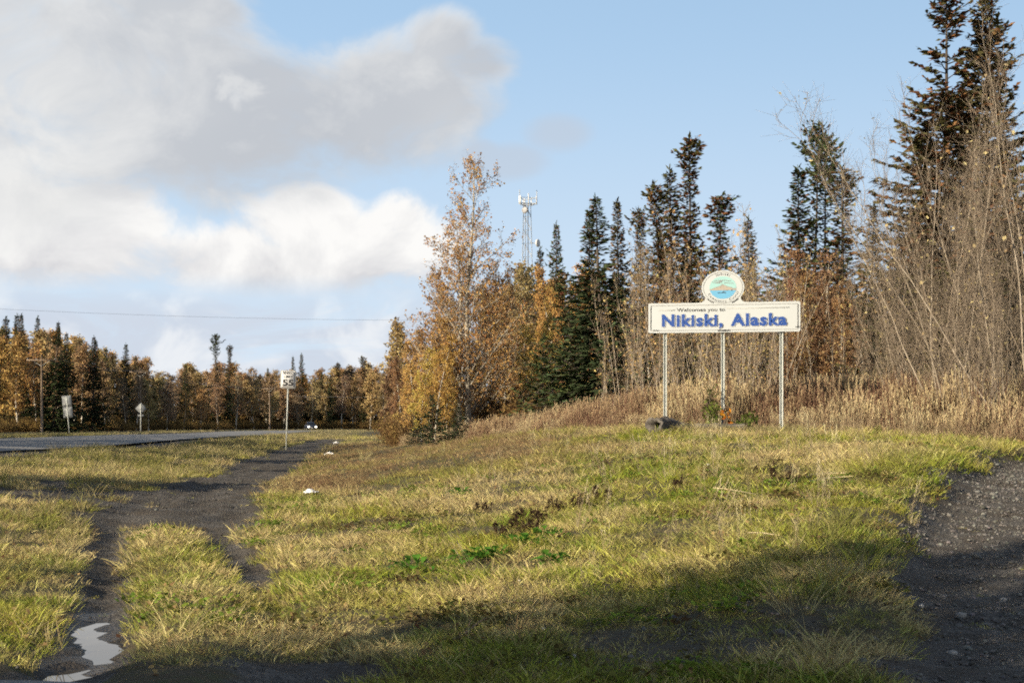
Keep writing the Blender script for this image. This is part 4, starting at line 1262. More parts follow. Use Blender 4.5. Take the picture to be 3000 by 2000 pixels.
# rows that close the wood at the back
DG = 'trees deep in the right-hand wood'
for row, d0 in enumerate((80, 92, 108)):
    px = 1150 + row * 25
    while px < 3080:
        d = d0 + rnd.uniform(-4, 4); yt = 905 + rnd.uniform(-60, 90) - (60 if 1450 < px < 1800 else 0) - (130 if px > 2550 else 0) + (100 if px < 1400 else 0)
        if rnd.random() < (0.70 if px < 1780 else 0.30):
            plant(rnd.choice(BI), 'birch_tree', px, d, yt, {'crown': jit(rnd.choice((OCHRE, RUST, BROWN, AMBER)))}, 'brownish birch deep inside the right-hand wood', 'birch', DG, 1.15)
        else:
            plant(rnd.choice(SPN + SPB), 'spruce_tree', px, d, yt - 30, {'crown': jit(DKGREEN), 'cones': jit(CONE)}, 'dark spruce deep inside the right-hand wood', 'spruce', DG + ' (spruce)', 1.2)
        px += rnd.uniform(70, 115)

# --- bare saplings behind the sign
slim = lambda t: 1.05 - 0.8 * t
SA = [mk_decid(M['alder'], M['alderfine'], 400 + i, 6, 0.027, nprim=13, t0=0.22, ang=0.48, crown=1.5, prof=slim, n2=4, n3=2, leaves=60, leafsize=0.085, rtwig=0.0048, twl=0.32, up=0.10, trunk_wob=0.045, sides=6) for i in range(7)]
SM = [mk_decid(M['alder'], M['alderfine'], 420 + i, 6, 0.030, stems=[((0.1 * math.cos(a), 0.1 * math.sin(a), 0), (0.34 * math.cos(a) * w, 0.34 * math.sin(a) * w, 1), h)
               for a, w, h in ((0.3 + i, 1, 1.0), (1.7 + i, .8, 0.9), (3.0 + i, 1.1, 0.8), (4.4 + i, 0.9, 0.95), (5.5 + i, 1.2, 0.7))],
               nprim=8, t0=0.28, ang=0.5, crown=1.3, prof=slim, n2=3, n3=2, leaves=100, leafsize=0.085, rtwig=0.0048, twl=0.3, up=0.10, trunk_wob=0.04, sides=5) for i in range(3)]
for k_ in SA + SM: BASE_H[id(k_)] = 6
SGR = 'bare saplings behind the sign'
px = 1770
while px < 2520:
    for row in range(3):
        d = (41.5, 45, 49)[row] + rnd.uniform(-1.6, 1.6)
        yt = (880, 790, 700)[row] + rnd.uniform(-90, 120) + (90 if px < 1840 else 0)
        if 2290 < px < 2500 and (row == 0 or rnd.random() < 0.5): continue
        plant(rnd.choice(SA), 'sapling', px + rnd.uniform(-22, 22), d, yt, {'crown': jit((0.48, 0.34, 0.16))}, 'thin bare sapling in the thicket behind the welcome sign', 'sapling', SGR, 1.0, (rnd.uniform(-.05, .05), rnd.uniform(-.07, .07)))
    px += rnd.uniform(18, 29)
SMROW = ((1830, 46, 850), (1900, 43, 900), (2230, 44, 720), (2160, 42, 960), (2300, 43, 900), (2040, 46, 800))
for px, d, yt in SMROW:
    plant(rnd.choice(SM), 'alder_bush', px, d, yt, {'crown': jit((0.48, 0.36, 0.16))}, nth(SMROW, px) + ' many-stemmed bare alder bush from the left behind the sign', 'bush', 'bare alder bushes behind the sign')


# --- the big bare alders on the right, stems fanning out to the left
def alder(seed, n, spread, bias, H):
    r = np.random.default_rng(seed); st = []
    for k in range(n):
        a = r.uniform(0, 6.28); w = spread * r.uniform(0.15, 1.0)
        st.append(((0.35 * math.cos(a), 0.35 * math.sin(a), 0), (w * math.cos(a) + bias, w * math.sin(a), 1), r.uniform(0.6, 1.0)))
    return mk_decid(M['alder'], M['alderfine'], seed, H, 0.023, stems=st, nprim=17, t0=0.16, ang=0.60, crown=2.0, prof=lambda t: 1.05 - 0.65 * t, n2=6, n3=3, leaves=110, leafsize=0.07, rtwig=0.0036, twl=0.40, up=0.085, wob=0.10, trunk_wob=0.055, sides=6)


AG = 'big bare alders on the right'
for seed, n, spr, bias, px, d, yt, lab in (
        (501, 9, 0.30, -0.10, 2825, 33, 300, 'large bare alder with pale upright stems, in front of the towering spruces'),
        (502, 9, 0.30, -0.12, 2915, 34, 110, 'tallest bare alder with fine upswept branches near the right edge'),
        (503, 8, 0.32, -0.12, 2715, 35, 560, 'middle-sized bare alder left of the large one'),
        (504, 8, 0.30, -0.16, 3025, 31, 40, 'bare alder rooted at the right edge, branches reaching into the sky'),
        (505, 7, 0.36, -0.08, 2590, 37, 860, 'small bare alder bush nearest the sign on its right'),
        (506, 7, 0.36, -0.05, 2880, 31, 720, 'short bare alder clump in front of the large alders'),
        (507, 8, 0.30, -0.10, 2655, 36, 700, 'bare alder second in line right of the sign'),
        (508, 8, 0.30, -0.10, 2770, 36, 400, 'slender bare alder between the middle-sized and large ones'),
        (509, 7, 0.36, -0.05, 2985, 32, 620, 'low bare alder clump beneath the alder at the right edge'),
        (510, 6, 0.40, 0.0, 2750, 33, 900, 'lowest bare alder clump among the dry grass on the right')):
    kd = alder(seed, n, spr, bias, 8); BASE_H[id(kd)] = 8
    o_ = plant(kd, 'alder_tree', px, d, yt, {'crown': (0.62, 0.50, 0.26)}, lab, 'alder', AG); o_.rotation_euler = (0, 0, 0)

# --- left of the road and beyond the bend
FG = 'birches of the far wood beyond the bend'
LB = 'birches across the road on the left'
def far_d(px): return np.interp(px, [-200, 100, 350, 500, 700, 1000, 1300], [186, 196, 222, 262, 312, 338, 338])
def far_top(px): return np.interp(px, [-200, 0, 60, 120, 220, 300, 340, 400, 450, 500, 560, 650, 720, 860, 950, 1050, 1150, 1300],
                                  [960, 985, 985, 1000, 990, 1030, 1075, 1060, 1105, 1110, 1095, 1085, 1095, 1110, 1105, 1090, 1090, 1080])
for row in range(5):
    px = -60 + row * 17
    while px < 1330:
        d = float(far_d(px)) + row * 9 + rnd.uniform(-3, 3) - (10 if row == 0 else 0)
        yt = float(far_top(px)) + rnd.uniform(-22, 26) + (25 if row == 0 else 0)
        kind = rnd.choice(BI if rnd.random() < 0.72 else TH)
        c = rnd.choice((AMBER, GOLD, OCHRE) if px < 330 else (OCHRE, OCHRE, BROWN, (0.44, 0.30, 0.16), (0.52, 0.34, 0.14)))
        if px < 330: plant(kind, 'birch_tree', px, d, yt, {'crown': jit(c)}, 'golden birch in the wood across the road on the left', 'birch', LB, 1.25)
        else: plant(kind, 'birch_tree', px, d, yt, {'crown': jit(c)}, 'ochre birch in the far wood beyond the road bend', 'birch', FG, 1.5)
        px += (62 if px < 330 else 42) * rnd.uniform(0.75, 1.3)
FS = 'spruces in the far wood'
for kind, px, dd, yt, wd, lab in (
        (SPN[0], 15, 6, 930, 1.3, 'dark spruce tip at the left edge above the golden birches'), (SPN[1], 46, 10, 922, 1.1, 'brownish spruce tip second from the left edge'),
        (SPN[2], 69, 4, 921, 0.9, 'slim dark spruce spire above the golden birches, third from the left edge'), (SPN[0], 108, 12, 928, 0.9, 'slim spruce spire above the leftmost utility pole'),
        (SPB[0], 157, -17, 942, 1.05, 'large dark spruce behind the two-panel road sign'), (SPB[1], 192, -18, 975, 1.2, 'large dark spruce close right of the two-panel road sign'),
        (SPN[1], 172, 8, 958, 1.0, 'spruce tip behind the large dark spruce'), (SPB[1], 272, -18, 985, 1.15, 'large dark spruce left of the diamond sign'),
        (SPN[2], 281, 4, 996, 1.1, 'spruce tip right behind the large spruce left of the diamond sign'), (SPN[0], 309, 10, 1020, 1.0, 'thin grey spruce left of the diamond sign'),
        (SPN[1], 373, 6, 1007, 1.1, 'solitary slim spruce rising left of the weathered utility pole'), (SPN[2], 404, 14, 1044, 1.0, 'small spruce tip left of the weathered pole top'),
        (SPN[0], 424, 14, 1045, 0.9, 'small spruce tip right of the weathered pole top'), (SPN[2], 540, 0, 1066, 1.1, 'small dark spruce spire between the poles'),
        (SPK[0], 636, 6, 978, 1.0, 'tall ragged spruce with bushy head, highest of the far wood'), (SPC[1], 672, 4, 1010, 0.9, 'ragged spruce right of the highest far spruce'),
        (SPN[1], 856, 14, 1044, 0.8, 'thin dark spruce above the speed limit sign, left'), (SPN[0], 884, 12, 1036, 1.0, 'thin pale spruce above the speed limit sign, right'),
        (SPN[2], 970, 4, 1098, 1.0, 'small dark spruce right of the car'), (SPN[0], 942, 8, 1095, 0.9, 'small spruce tip above the car'), (SPB[1], 965, -12, 1112, 0.55, 'dark narrow spruce in the wood right of the car'), (SPC[0], 990, 6, 1062, 1.1, 'brown spruce midway between car and aspen'),
        (SPC[2], 1072, 6, 1042, 1.0, 'blunt brown spruce top left of the tall aspen'), (SPN[1], 785, 10, 1078, 0.9, 'small spruce tip above the pale utility pole'), (SPN[0], 450, 6, 1100, 1.0, 'spruce tip low between the poles'), (SPN[2], 1120, 8, 1085, 0.9, 'small dark spruce tip beside the aspen branches')):
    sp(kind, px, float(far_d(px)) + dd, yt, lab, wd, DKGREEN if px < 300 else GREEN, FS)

# --- the wood goes on along the road left of the view; these trees shade road and ditch
OS = 'roadside trees left of the view'
r2 = random.Random(21)
y = -34.0
while y < 172:
    rx = min(-17.5 - 0.085 * y - RW - r2.uniform(3.5, 9), -0.40 * y - 1 - r2.uniform(0, 4))
    kd = r2.choice(BI + SPN + SPB); h = r2.uniform(8.8, 12.8) if not 46 < y < 56 else 14.0
    X, Y = rx, y; sc = h / BASE_H[id(kd)]
    kd.place('birch_tree' if kd in BI else 'spruce_tree', X, Y, gz(X, Y), sc, r2.uniform(0, 6.28), {'crown': GOLD if kd in BI else DKGREEN, 'cones': CONE},
             'roadside birch left of the view' if kd in BI else 'roadside spruce left of the view', 'birch' if kd in BI else 'spruce', OS + (' (birch)' if kd in BI else ' (spruce)'), (0, 0), 1.2)
    y += r2.uniform(1.8, 5.5)
for X, Y, h, kd in ((-15.3, -6.6, 14.6, SPB[0]), (-13.9, -8.2, 13.6, SPB[1]), (-12.3, -9.9, 12.4, SPB[0]), (-16.7, -5.0, 12.5, SPB[1]), (-18.5, -9.0, 14.0, SPB[1]), (-16.8, -11.4, 14.0, SPB[0]), (-10.9, -11.6, 11.5, SPB[1])):
    kd.place('spruce_tree', X, Y, gz(X, Y), h / BASE_H[id(kd)], 1.0 + X, {'crown': DKGREEN, 'cones': CONE}, 'tree by the lay-by behind the view', 'tree', 'trees by the lay-by', (0, 0), 1.4)


# ------------------------------------------------------------------ scattered ground cover
def blades(rng, n, h0, h1, spread, w, lean=0.5, seg=3, curl=0.6, cl=0.0):
    mb = MB()
    for k in range(n):
        a = rng.uniform(0, 6.28); r = spread * math.sqrt(rng.random()); p = np.array((r * math.cos(a), r * math.sin(a), -0.03))
        h = rng.uniform(h0, h1); az = a + rng.normal(0, 0.9); l = lean * rng.uniform(0.1, 1.0)
        d = np.array((math.cos(az) * l, math.sin(az) * l, 1.0)); pts = [p]; dd = d
        for s in range(seg):
            dd = unit(dd + np.array((math.cos(az), math.sin(az), -0.25)) * curl * rng.uniform(0.1, 0.5)); pts.append(pts[-1] + dd * h / seg)
        pts = np.array(pts); sd = unit(np.cross(d, rng.normal(0, 1, 3))); ws = w * rng.uniform(0.6, 1.2)
        V = []; 
        for i in range(seg):
            wi = ws * (1 - 0.35 * i / seg); V += [pts[i] - sd * wi / 2, pts[i] + sd * wi / 2]
        V.append(pts[-1])
        q = [(2 * i, 2 * i + 1, 2 * i + 3, 2 * i + 2) for i in range(seg - 1)]
        mb.add(V, q, [(2 * seg - 2, 2 * seg - 1, 2 * seg)], np.clip(rng.normal(0.5, 0.22) + cl, 0, 1))
    return mb


def plume_stalks(rng, n, h0, h1, spread):
    """dry tall grass: stems with feathery heads"""
    mb = blades(rng, n * 2, h0 * 0.35, h0 * 0.75, spread, 0.010, 0.35, 3, 0.5)
    for k in range(n):
        a = rng.uniform(0, 6.28); r = spread * math.sqrt(rng.random()); h = rng.uniform(h0, h1); az = rng.uniform(0, 6.28); l = rng.uniform(0.02, 0.22)
        p0 = np.array((r * math.cos(a), r * math.sin(a), -0.03)); p1 = p0 + np.array((math.cos(az) * l * h, math.sin(az) * l * h, h)); pm = (p0 + p1) / 2 + rng.normal(0, 0.02, 3)
        ti = np.clip(rng.normal(0.5, 0.2), 0, 1)
        mb.tube(np.array([p0, pm, p1]), 0.0055, 0.003, 3, ti, cap=False)
        m = 7; s = np.linspace(0.78, 1.0, m)[:, None]; q = p0 * (1 - s) + p1 * s
        d = unit(rng.normal(0, 0.16, (m, 3)) + np.array((0, 0, 1))) * 0.10; w = unit(np.cross(d, rng.normal(0, 1, (m, 3)))) * 0.009
        mb.add(np.stack([q, q + d * .5 + w, q + d, q + d * .5 - w], 1).reshape(-1, 3), np.arange(m)[:, None] * 4 + np.arange(4)[None], None, np.clip(ti + 0.35, 0, 1))
    return mb


def weed_stalks(rng, n, h0, h1, spread):
    """dead fireweed: brown stems with hanging dry leaves and fluffy tops"""
    mb = MB()
    for k in range(n):
        a = rng.uniform(0, 6.28); r = spread * math.sqrt(rng.random()); h = rng.uniform(h0, h1)
        p0 = np.array((r * math.cos(a), r * math.sin(a), -0.03)); p1 = p0 + np.array((rng.normal(0, 0.09) * h, rng.normal(0, 0.09) * h, h))
        ti = np.clip(rng.normal(0.4, 0.15), 0, 1)
        mb.tube(np.array([p0, (p0 + p1) / 2 + rng.normal(0, 0.02, 3), p1]), 0.006, 0.003, 3, ti, cap=False)
        m = 11; s = rng.uniform(0.25, 1.0, m)[:, None]; q = p0 * (1 - s) + p1 * s; az = rng.uniform(0, 6.28, m)
        d = np.stack([np.cos(az) * 0.4, np.sin(az) * 0.4, rng.uniform(-1.0, 0.9, m)], -1) * (rng.uniform(0.05, 0.12, m) * (1.2 - 0.6 * s[:, 0]))[:, None]
        w = unit(np.cross(d, rng.normal(0, 1, (m, 3)))) * 0.010
        mb.add(np.stack([q, q + d * .5 + w, q + d, q + d * .5 - w], 1).reshape(-1, 3), np.arange(m)[:, None] * 4 + np.arange(4)[None], None, np.clip(ti + rng.normal(0.05, 0.2, m), 0, 1).repeat(4))
    return mb


def leafy_patch(rng, n, spread, size, hmax):
    mb = MB(); P = []
    for k in range(n):
        a = rng.uniform(0, 6.28); r = spread * math.sqrt(rng.random()); P.append((r * math.cos(a), r * math.sin(a), rng.uniform(0.01, hmax)))
    P = np.array(P); az = rng.uniform(0, 6.28, n); d = unit(np.stack([np.cos(az), np.sin(az), rng.uniform(-0.2, 0.7, n)], -1)) * (size * rng.uniform(0.6, 1.2, n))[:, None]
    w = unit(np.cross(d, np.array((0, 0, 1)) + rng.normal(0, 0.35, (n, 3)))) * size * 0.32
    mb.add(np.stack([P, P + d * .5 + w, P + d, P + d * .5 - w], 1).reshape(-1, 3), np.arange(n)[:, None] * 4 + np.arange(4)[None], None, rng.random(n).repeat(4))
    return mb


def brush(rng, n, h, spread):
    """leafless undergrowth: a fan of thin twigs with a few leaves"""
    mb = MB()
    for k in range(n):
        a = rng.uniform(0, 6.28); r = spread * rng.random(); p0 = np.array((r * math.cos(a), r * math.sin(a), -0.05))
        pr = path(rng, p0, (rng.normal(0, .35), rng.normal(0, .35), 1), h * rng.uniform(0.5, 1.1), 3, 0.12, 0.02); mb.tube(pr, 0.010, 0.004, 3, 0.3, cap=False)
        for j in range(4):
            q, d = along(pr, rng.uniform(0.3, 1)); e = q + side_dir(rng, d, 0.7) * h * 0.25; mb.tube(np.array([q, e]), 0.005, 0.003, 3, 0.35, cap=False)
            leaf_quads(mb, rng, e[None] + rng.normal(0, 0.08, (5, 3)), 0.075, rng.random(5))
    return mb


def stone(rng):
    mb = MB(); import bmesh
    bm = bmesh.new(); bmesh.ops.create_icosphere(bm, subdivisions=1, radius=1.0)
    V = np.array([v.co[:] for v in bm.verts]); Fc = [[v.index for v in f.verts] for f in bm.faces]; bm.free()
    V = V * (1 + rng.uniform(-0.22, 0.22, (len(V), 1))) * np.array((1, rng.uniform(0.65, 1.0), rng.uniform(0.45, 0.75)))
    mb.add(V, None, Fc, rng.random()); return mb


def library(name, builders, mat, sm=False):
    c = bpy.data.collections.new(name)
    for i, b in enumerate(builders):
        o = bpy.data.objects.new('%s_%02d' % (name, i), b.mesh(name, mat, sm)); c.objects.link(o)
    return c


def scatter(name, pts, rz, tilt, scl, idx, col, coll, label=None, cat=None):
    n = len(pts); me = bpy.data.meshes.new(name)
    me.vertices.add(n); me.vertices.foreach_set('co', np.asarray(pts, np.float32).ravel())
    def att(nm, ty, arr, key):
        at = me.attributes.new(nm, ty, 'POINT'); at.data.foreach_set(key, np.asarray(arr, np.float32 if ty != 'INT' else np.int32).ravel())
    rot = np.column_stack([tilt, rz]) if np.ndim(tilt) == 2 else np.column_stack([tilt, tilt * 0, rz])
    att('rot', 'FLOAT_VECTOR', rot, 'vector'); att('scl', 'FLOAT_VECTOR', scl if np.ndim(scl) == 2 else np.repeat(np.asarray(scl)[:, None], 3, 1), 'vector')
    att('idx', 'INT', idx, 'value')
    at = me.attributes.new('col', 'FLOAT_COLOR', 'POINT'); at.data.foreach_set('color', np.column_stack([col, np.ones(n)]).astype(np.float32).ravel())
    ng = bpy.data.node_groups.new(name, 'GeometryNodeTree')
    ng.interface.new_socket('Geometry', in_out='INPUT', socket_type='NodeSocketGeometry'); ng.interface.new_socket('Geometry', in_out='OUTPUT', socket_type='NodeSocketGeometry')
    N = ng.nodes; L = ng.links
    gi = N.new('NodeGroupInput'); go = N.new('NodeGroupOutput'); ip = N.new('GeometryNodeInstanceOnPoints'); ci = N.new('GeometryNodeCollectionInfo')
    ci.inputs['Collection'].default_value = coll; ci.inputs['Separate Children'].default_value = True; ci.inputs['Reset Children'].default_value = True
    def na(nm, ty):
        x = N.new('GeometryNodeInputNamedAttribute'); x.data_type = ty; x.inputs['Name'].default_value = nm
        return [s for s in x.outputs if s.enabled and s.name == 'Attribute'][0]
    er = N.new('FunctionNodeEulerToRotation'); L.new(na('rot', 'FLOAT_VECTOR'), er.inputs[0])
    L.new(gi.outputs[0], ip.inputs['Points']); L.new(ci.outputs[0], ip.inputs['Instance']); ip.inputs['Pick Instance'].default_value = True
    L.new(na('idx', 'INT'), ip.inputs['Instance Index']); L.new(er.outputs[0], ip.inputs['Rotation']); L.new(na('scl', 'FLOAT_VECTOR'), ip.inputs['Scale'])
    L.new(ip.outputs[0], go.inputs[0])
    o = link(name, me); md = o.modifiers.new('scatter', 'NODES'); md.node_group = ng
    tag(o, label, cat, None, 'stuff')
    return o


rg = np.random.default_rng(5)
SHORT = library('short_tuft', [blades(rg, 32, 0.05, 0.14, 0.15, 0.006, 0.9) for _ in range(3)] + [blades(rg, 20, 0.05, 0.13, 0.15, 0.011, 1.3, 3, 1.0) for _ in range(2)] + [blades(rg, 28, 0.07, 0.17, 0.13, 0.006, 0.75, 4, 0.7) for _ in range(2)] + [blades(rg, 18, 0.08, 0.19, 0.16, 0.008, 1.1, 4, 1.0) for _ in range(2)], M['grass'])
LONG = library('long_tuft', [blades(rg, 34, 0.18, 0.45, 0.13, 0.0075, 0.6, 4, 0.7) for _ in range(4)], M['grass'])
PLUME = library('plume_tuft', [plume_stalks(rg, 9, 0.75, 1.25, 0.28) for _ in range(4)] + [weed_stalks(rg, 8, 0.7, 1.3, 0.30) for _ in range(4)], M['grass'])
LEAFY = library('leafy_patch', [leafy_patch(rg, 26, 0.16, 0.07, 0.09) for _ in range(4)], M['grass'])
BRUSH = library('brush_clump', [brush(rg, 16, 1.2, 0.6) for _ in range(4)], M['grass'])
m_st, t_, out_ = new_mat('gravel_stones')
ca = t_.node('ShaderNodeAttribute'); ca.attribute_type = 'INSTANCER'; ca.attribute_name = 'col'
tc_ = t_.node('ShaderNodeTexCoord'); principled(t_, out_, t_.mix(0.35, ca.outputs['Color'], t_.mix(1.0, ca.outputs['Color'], t_.noise(tc_.outputs['Object'], 1.6, 4), 'MULTIPLY')), 0.8, 0, None, spec=0.3)
STONES = library('stone', [stone(rg) for _ in range(6)], m_st, False)

GRN, YGR, TAN, PALE, BRN, OLV = [np.array(c) for c in ((0.185, 0.25, 0.040), (0.36, 0.355, 0.068), (0.52, 0.43, 0.235), (0.60, 0.51, 0.33), (0.225, 0.14, 0.09), (0.20, 0.19, 0.08))]


def lerp(a, b, k): return a + (b - a) * np.asarray(k)[:, None]


def grass_points(n_per, ylo, yhi, margin=1.12):
    """random points inside the view wedge (and a little beyond), uniform on the ground"""
    area = 0.36 * margin * (yhi ** 2 - ylo ** 2); n = int(area * n_per)
    y = np.sqrt(rg.uniform(ylo ** 2, yhi ** 2, n)); x = rg.uniform(-0.36 * margin, 0.36 * margin, n) * y
    return x, y


def grass_color(x, y):
    n1 = fbm(x * 0.45, y * 0.28, 4, 41); n2 = fbm(x * 1.6, y * 1.6, 3, 43); n3 = fbm(x * 0.15 + 9, y * 0.15, 2, 47)
    c = lerp(lerp(np.repeat(GRN[None], len(x), 0), YGR, smooth(0.25, 0.7, n2)), TAN, smooth(0.40, 0.60, n1 + (n2 - 0.5) * 0.5))
    u = x - track_x(y)
    lush = smooth(0.5, 3, x + 0.10 * (y - 12)) * smooth(30, 22, y) + 0.6 * smooth(19, 14, y)
    g = lerp(np.repeat(GRN[None], len(x), 0), YGR, smooth(0.2, 0.75, n2))
    c = lerp(c, g, np.clip(lush, 0, 0.85) * smooth(0.66, 0.44, n1))
    brown = smooth(25, 31, y) * smooth(95, 70, y) * smooth(1.0, 1.8, u) * smooth(9.5, 6.0, u) * (0.4 + 0.6 * smooth(0.4, 0.55, n1))
    far = smooth(40, 60, y) * (u > 0); c = lerp(c, TAN * 0.85, far * 0.5)
    bank = (u < -0.5) * smooth(16, 24, y); c = lerp(c, lerp(np.repeat(OLV[None], len(x), 0), TAN, smooth(0.45, 0.7, n1)), bank * 0.85)
    r = rg.random(len(x)); c = lerp(c, TAN, (r < 0.26) * rg.uniform(0.3, 0.9, len(x))); c = lerp(c, YGR, ((r > 0.74) & (r < 0.9)) * 0.7); c = lerp(c, BRN, (r > 0.93) * 0.7)
    c = lerp(c, lerp(np.repeat(BRN[None], len(x), 0), TAN * 0.8, rg.random(len(x)) ** 2), np.clip(brown * 1.7, 0, 0.97))
    return c * rg.uniform(0.80, 1.45, (len(x), 1)) * np.array((1.03, 1.0, 0.92))


def in_frame_wood(x, y):
    """1 under the trees of the right-hand wood (no turf there)"""
    ex = np.interp(y, [30, 36, 40, 48, 56, 70, 120], [99, 14, 6, 0.5, -2.6, -4.5, -7])
    return (x > ex)


for (lo, hi, dens, s0, s1) in ((7.6, 13, 150, 0.65, 1.1), (13, 20, 90, 0.75, 1.3), (20, 32, 50, 0.9, 1.6), (32, 55, 20, 1.1, 2.0), (55, 125, 5.0, 1.5, 2.7)):
    x, y = grass_points(dens, lo, hi)
    d = dirt_mask(x, y); rd = road_dist(x, y); nn = fbm(x * 1.1, y * 1.1, 3, 61)
    keep = (rg.random(len(x)) > np.clip(d * 1.4, 0, 0.992)) & (rd > RW + 0.9) & ~in_frame_wood(x, y) & (rg.random(len(x)) < 0.32 + 0.8 * smooth(0.28, 0.60, nn))
    keep &= ~((y < 8.95) & (x < -1.6))
    q = np.abs(x - track_x(y) + 0.78); keep &= ~((q < 0.20) & (y > 8.8) & (y < 11.7))
    x, y, d, nn = x[keep], y[keep], d[keep], nn[keep]; z = ground_z(x, y); n = len(x)
    sc = rg.uniform(s0, s1, n) * (0.45 + 1.15 * nn) * (1 - 0.6 * d)
    u = x - track_x(y); bn = smooth(27, 33, y) * smooth(1.2, 2.2, u) * smooth(9, 5, u); sc = sc * (1 - 0.35 * bn)
    col = grass_color(x, y)
    scatter('grass', np.stack([x, y, z], -1), rg.uniform(0, 6.28, n), rg.normal(0, 0.10, (n, 2)), np.column_stack([sc, sc, sc * rg.uniform(0.75, 1.25, n)]), rg.integers(0, 9, n), col, SHORT,
            'short yellow-green and straw-coloured roadside turf', 'grass')

# tussocks of longer grass: left bank, knoll edge, by the track
x, y = grass_points(3.6, 8, 60)
u = x - track_x(y); nn = fbm(x * 0.6, y * 0.6, 3, 71)
pe = pad_edge(y)
w = np.where(u < -1.2, 0.55 * smooth(11, 16, y) + 0.12, 0.05) + 0.75 * np.exp(-((x - pe + 0.55) / 0.45) ** 2) * (y < 27) + 0.55 * np.exp(-((u) / 0.35) ** 2) * (y > 9) * (y < 19)
w = w + 0.5 * np.exp(-(((x - 4.6) / 1.1) ** 2 + ((y - 23) / 2.0) ** 2))
keep = (rg.random(len(x)) < w * smooth(0.3, 0.6, nn) * 1.3) & (dirt_mask(x, y) < 0.4) & (road_dist(x, y) > RW + 1.4) & ~in_frame_wood(x, y) & (y > 9.1)
x, y = x[keep], y[keep]; n = len(x); cn = rg.random(n)
c = lerp(lerp(np.repeat(OLV[None] * 1.1, n, 0), YGR, cn), TAN, (rg.random(n) < 0.4) * 0.8)
sc = rg.uniform(0.6, 1.15, n)
scatter('tussock_grass', np.stack([x, y, ground_z(x, y)], -1), rg.uniform(0, 6.28, n), rg.normal(0, 0.1, (n, 2)), sc, rg.integers(0, 4, n), c, LONG, 'longer coarse grass in tussocks along the track and bank', 'grass')

# coarse grass growing up round the logs
n = 60; x = rg.uniform(3.2, 6.6, n); y = 32.6 + (x - 3.2) * 0.12 - rg.uniform(0.25, 0.75, n)
scatter('log_side_grass', np.stack([x, y, ground_z(x, y)], -1), rg.uniform(0, 6.28, n), rg.normal(0, 0.12, (n, 2)), rg.uniform(0.45, 0.9, n), rg.integers(0, 4, n), lerp(np.repeat(OLV[None], n, 0), TAN, rg.random(n)), LONG, 'coarse grass growing up in front of the logs', 'grass')

# tall dry grass and dead fireweed at the foot of the wood
n = 9500
px = rg.uniform(1180, 3120, n); t = rg.random(n) ** 0.8
dn = np.interp(px, [1180, 1400, 1650, 1850, 2150, 2400, 3120], [60, 50, 42.5, 37.5, 36.0, 34, 27.5]); dfar = np.interp(px, [1180, 1650, 1900, 2500, 3120], [64, 54, 47, 44, 37])
y = dn + (dfar - dn) * t + rg.normal(0, 0.5, n); x = (px - 1500) / F * y
edge = smooth(0.0, 0.30, t + (fbm(x * 0.8, y * 0.8, 3, 83) - 0.5) * 0.5)
hs = np.interp(px, [1180, 1500, 1800, 2000, 2400, 3120], [0.40, 0.50, 0.72, 0.85, 0.98, 0.95]) * (0.42 + 0.58 * edge) * rg.uniform(0.55, 1.25, n) * (0.62 + 0.75 * fbm(x * 0.55, y * 0.55, 3, 87))
kind = np.where(rg.random(n) < np.interp(px, [1180, 2000, 2600, 3120], [0.35, 0.45, 0.55, 0.6]) * edge, rg.integers(4, 8, n), rg.integers(0, 4, n))
c = lerp(lerp(np.repeat(np.array((0.44, 0.32, 0.205))[None], n, 0), PALE, rg.random(n) ** 2 * (1 - 0.4 * edge)), np.array((0.29, 0.165, 0.115)), np.clip((kind >= 4) * rg.uniform(0.6, 1.0, n) + 0.6 * smooth(0.5, 0.62, fbm(x * 0.4 + 3, y * 0.4, 3, 89)), 0, 1)) * rg.uniform(0.75, 1.2, (n, 1))
# the sign's feet stay visible
scatter('tall_dry_grass', np.stack([x, y, ground_z(x, y)], -1), rg.uniform(0, 6.28, n), rg.normal(0, 0.10, (n, 2)) + np.array((0, 0.04)), np.column_stack([hs ** 0.5, hs ** 0.5, hs]), kind, c, PLUME,
        'tall straw-coloured grass and dead reddish fireweed along the wood edge', 'dry grass')

# sparse dry stalks standing in the turf
n = 210
y = rg.uniform(10, 31, n); x = rg.uniform(-0.05, 0.30, n) * y; k_ = (dirt_mask(x, y) < 0.5) & (rg.random(n) < 0.35 + 0.65 * np.exp(-(((x - 3.3) / 1.6) ** 2 + ((y - 24) / 3.0) ** 2)))
x, y = x[k_], y[k_]; n = len(x); sc = rg.uniform(0.28, 0.62, n) * smooth(6, 20, y)
scatter('dry_stalks', np.stack([x, y, ground_z(x, y)], -1), rg.uniform(0, 6.28, n), rg.normal(0, 0.22, (n, 2)), np.column_stack([sc * .7, sc * .7, sc]), np.where(rg.random(n) < 0.7, rg.integers(0, 4, n), rg.integers(4, 8, n)), lerp(np.repeat(PALE[None], n, 0), BRN, rg.random(n) * 0.5), PLUME,
        'sparse pale dead stalks standing in the turf', 'dry stalks')

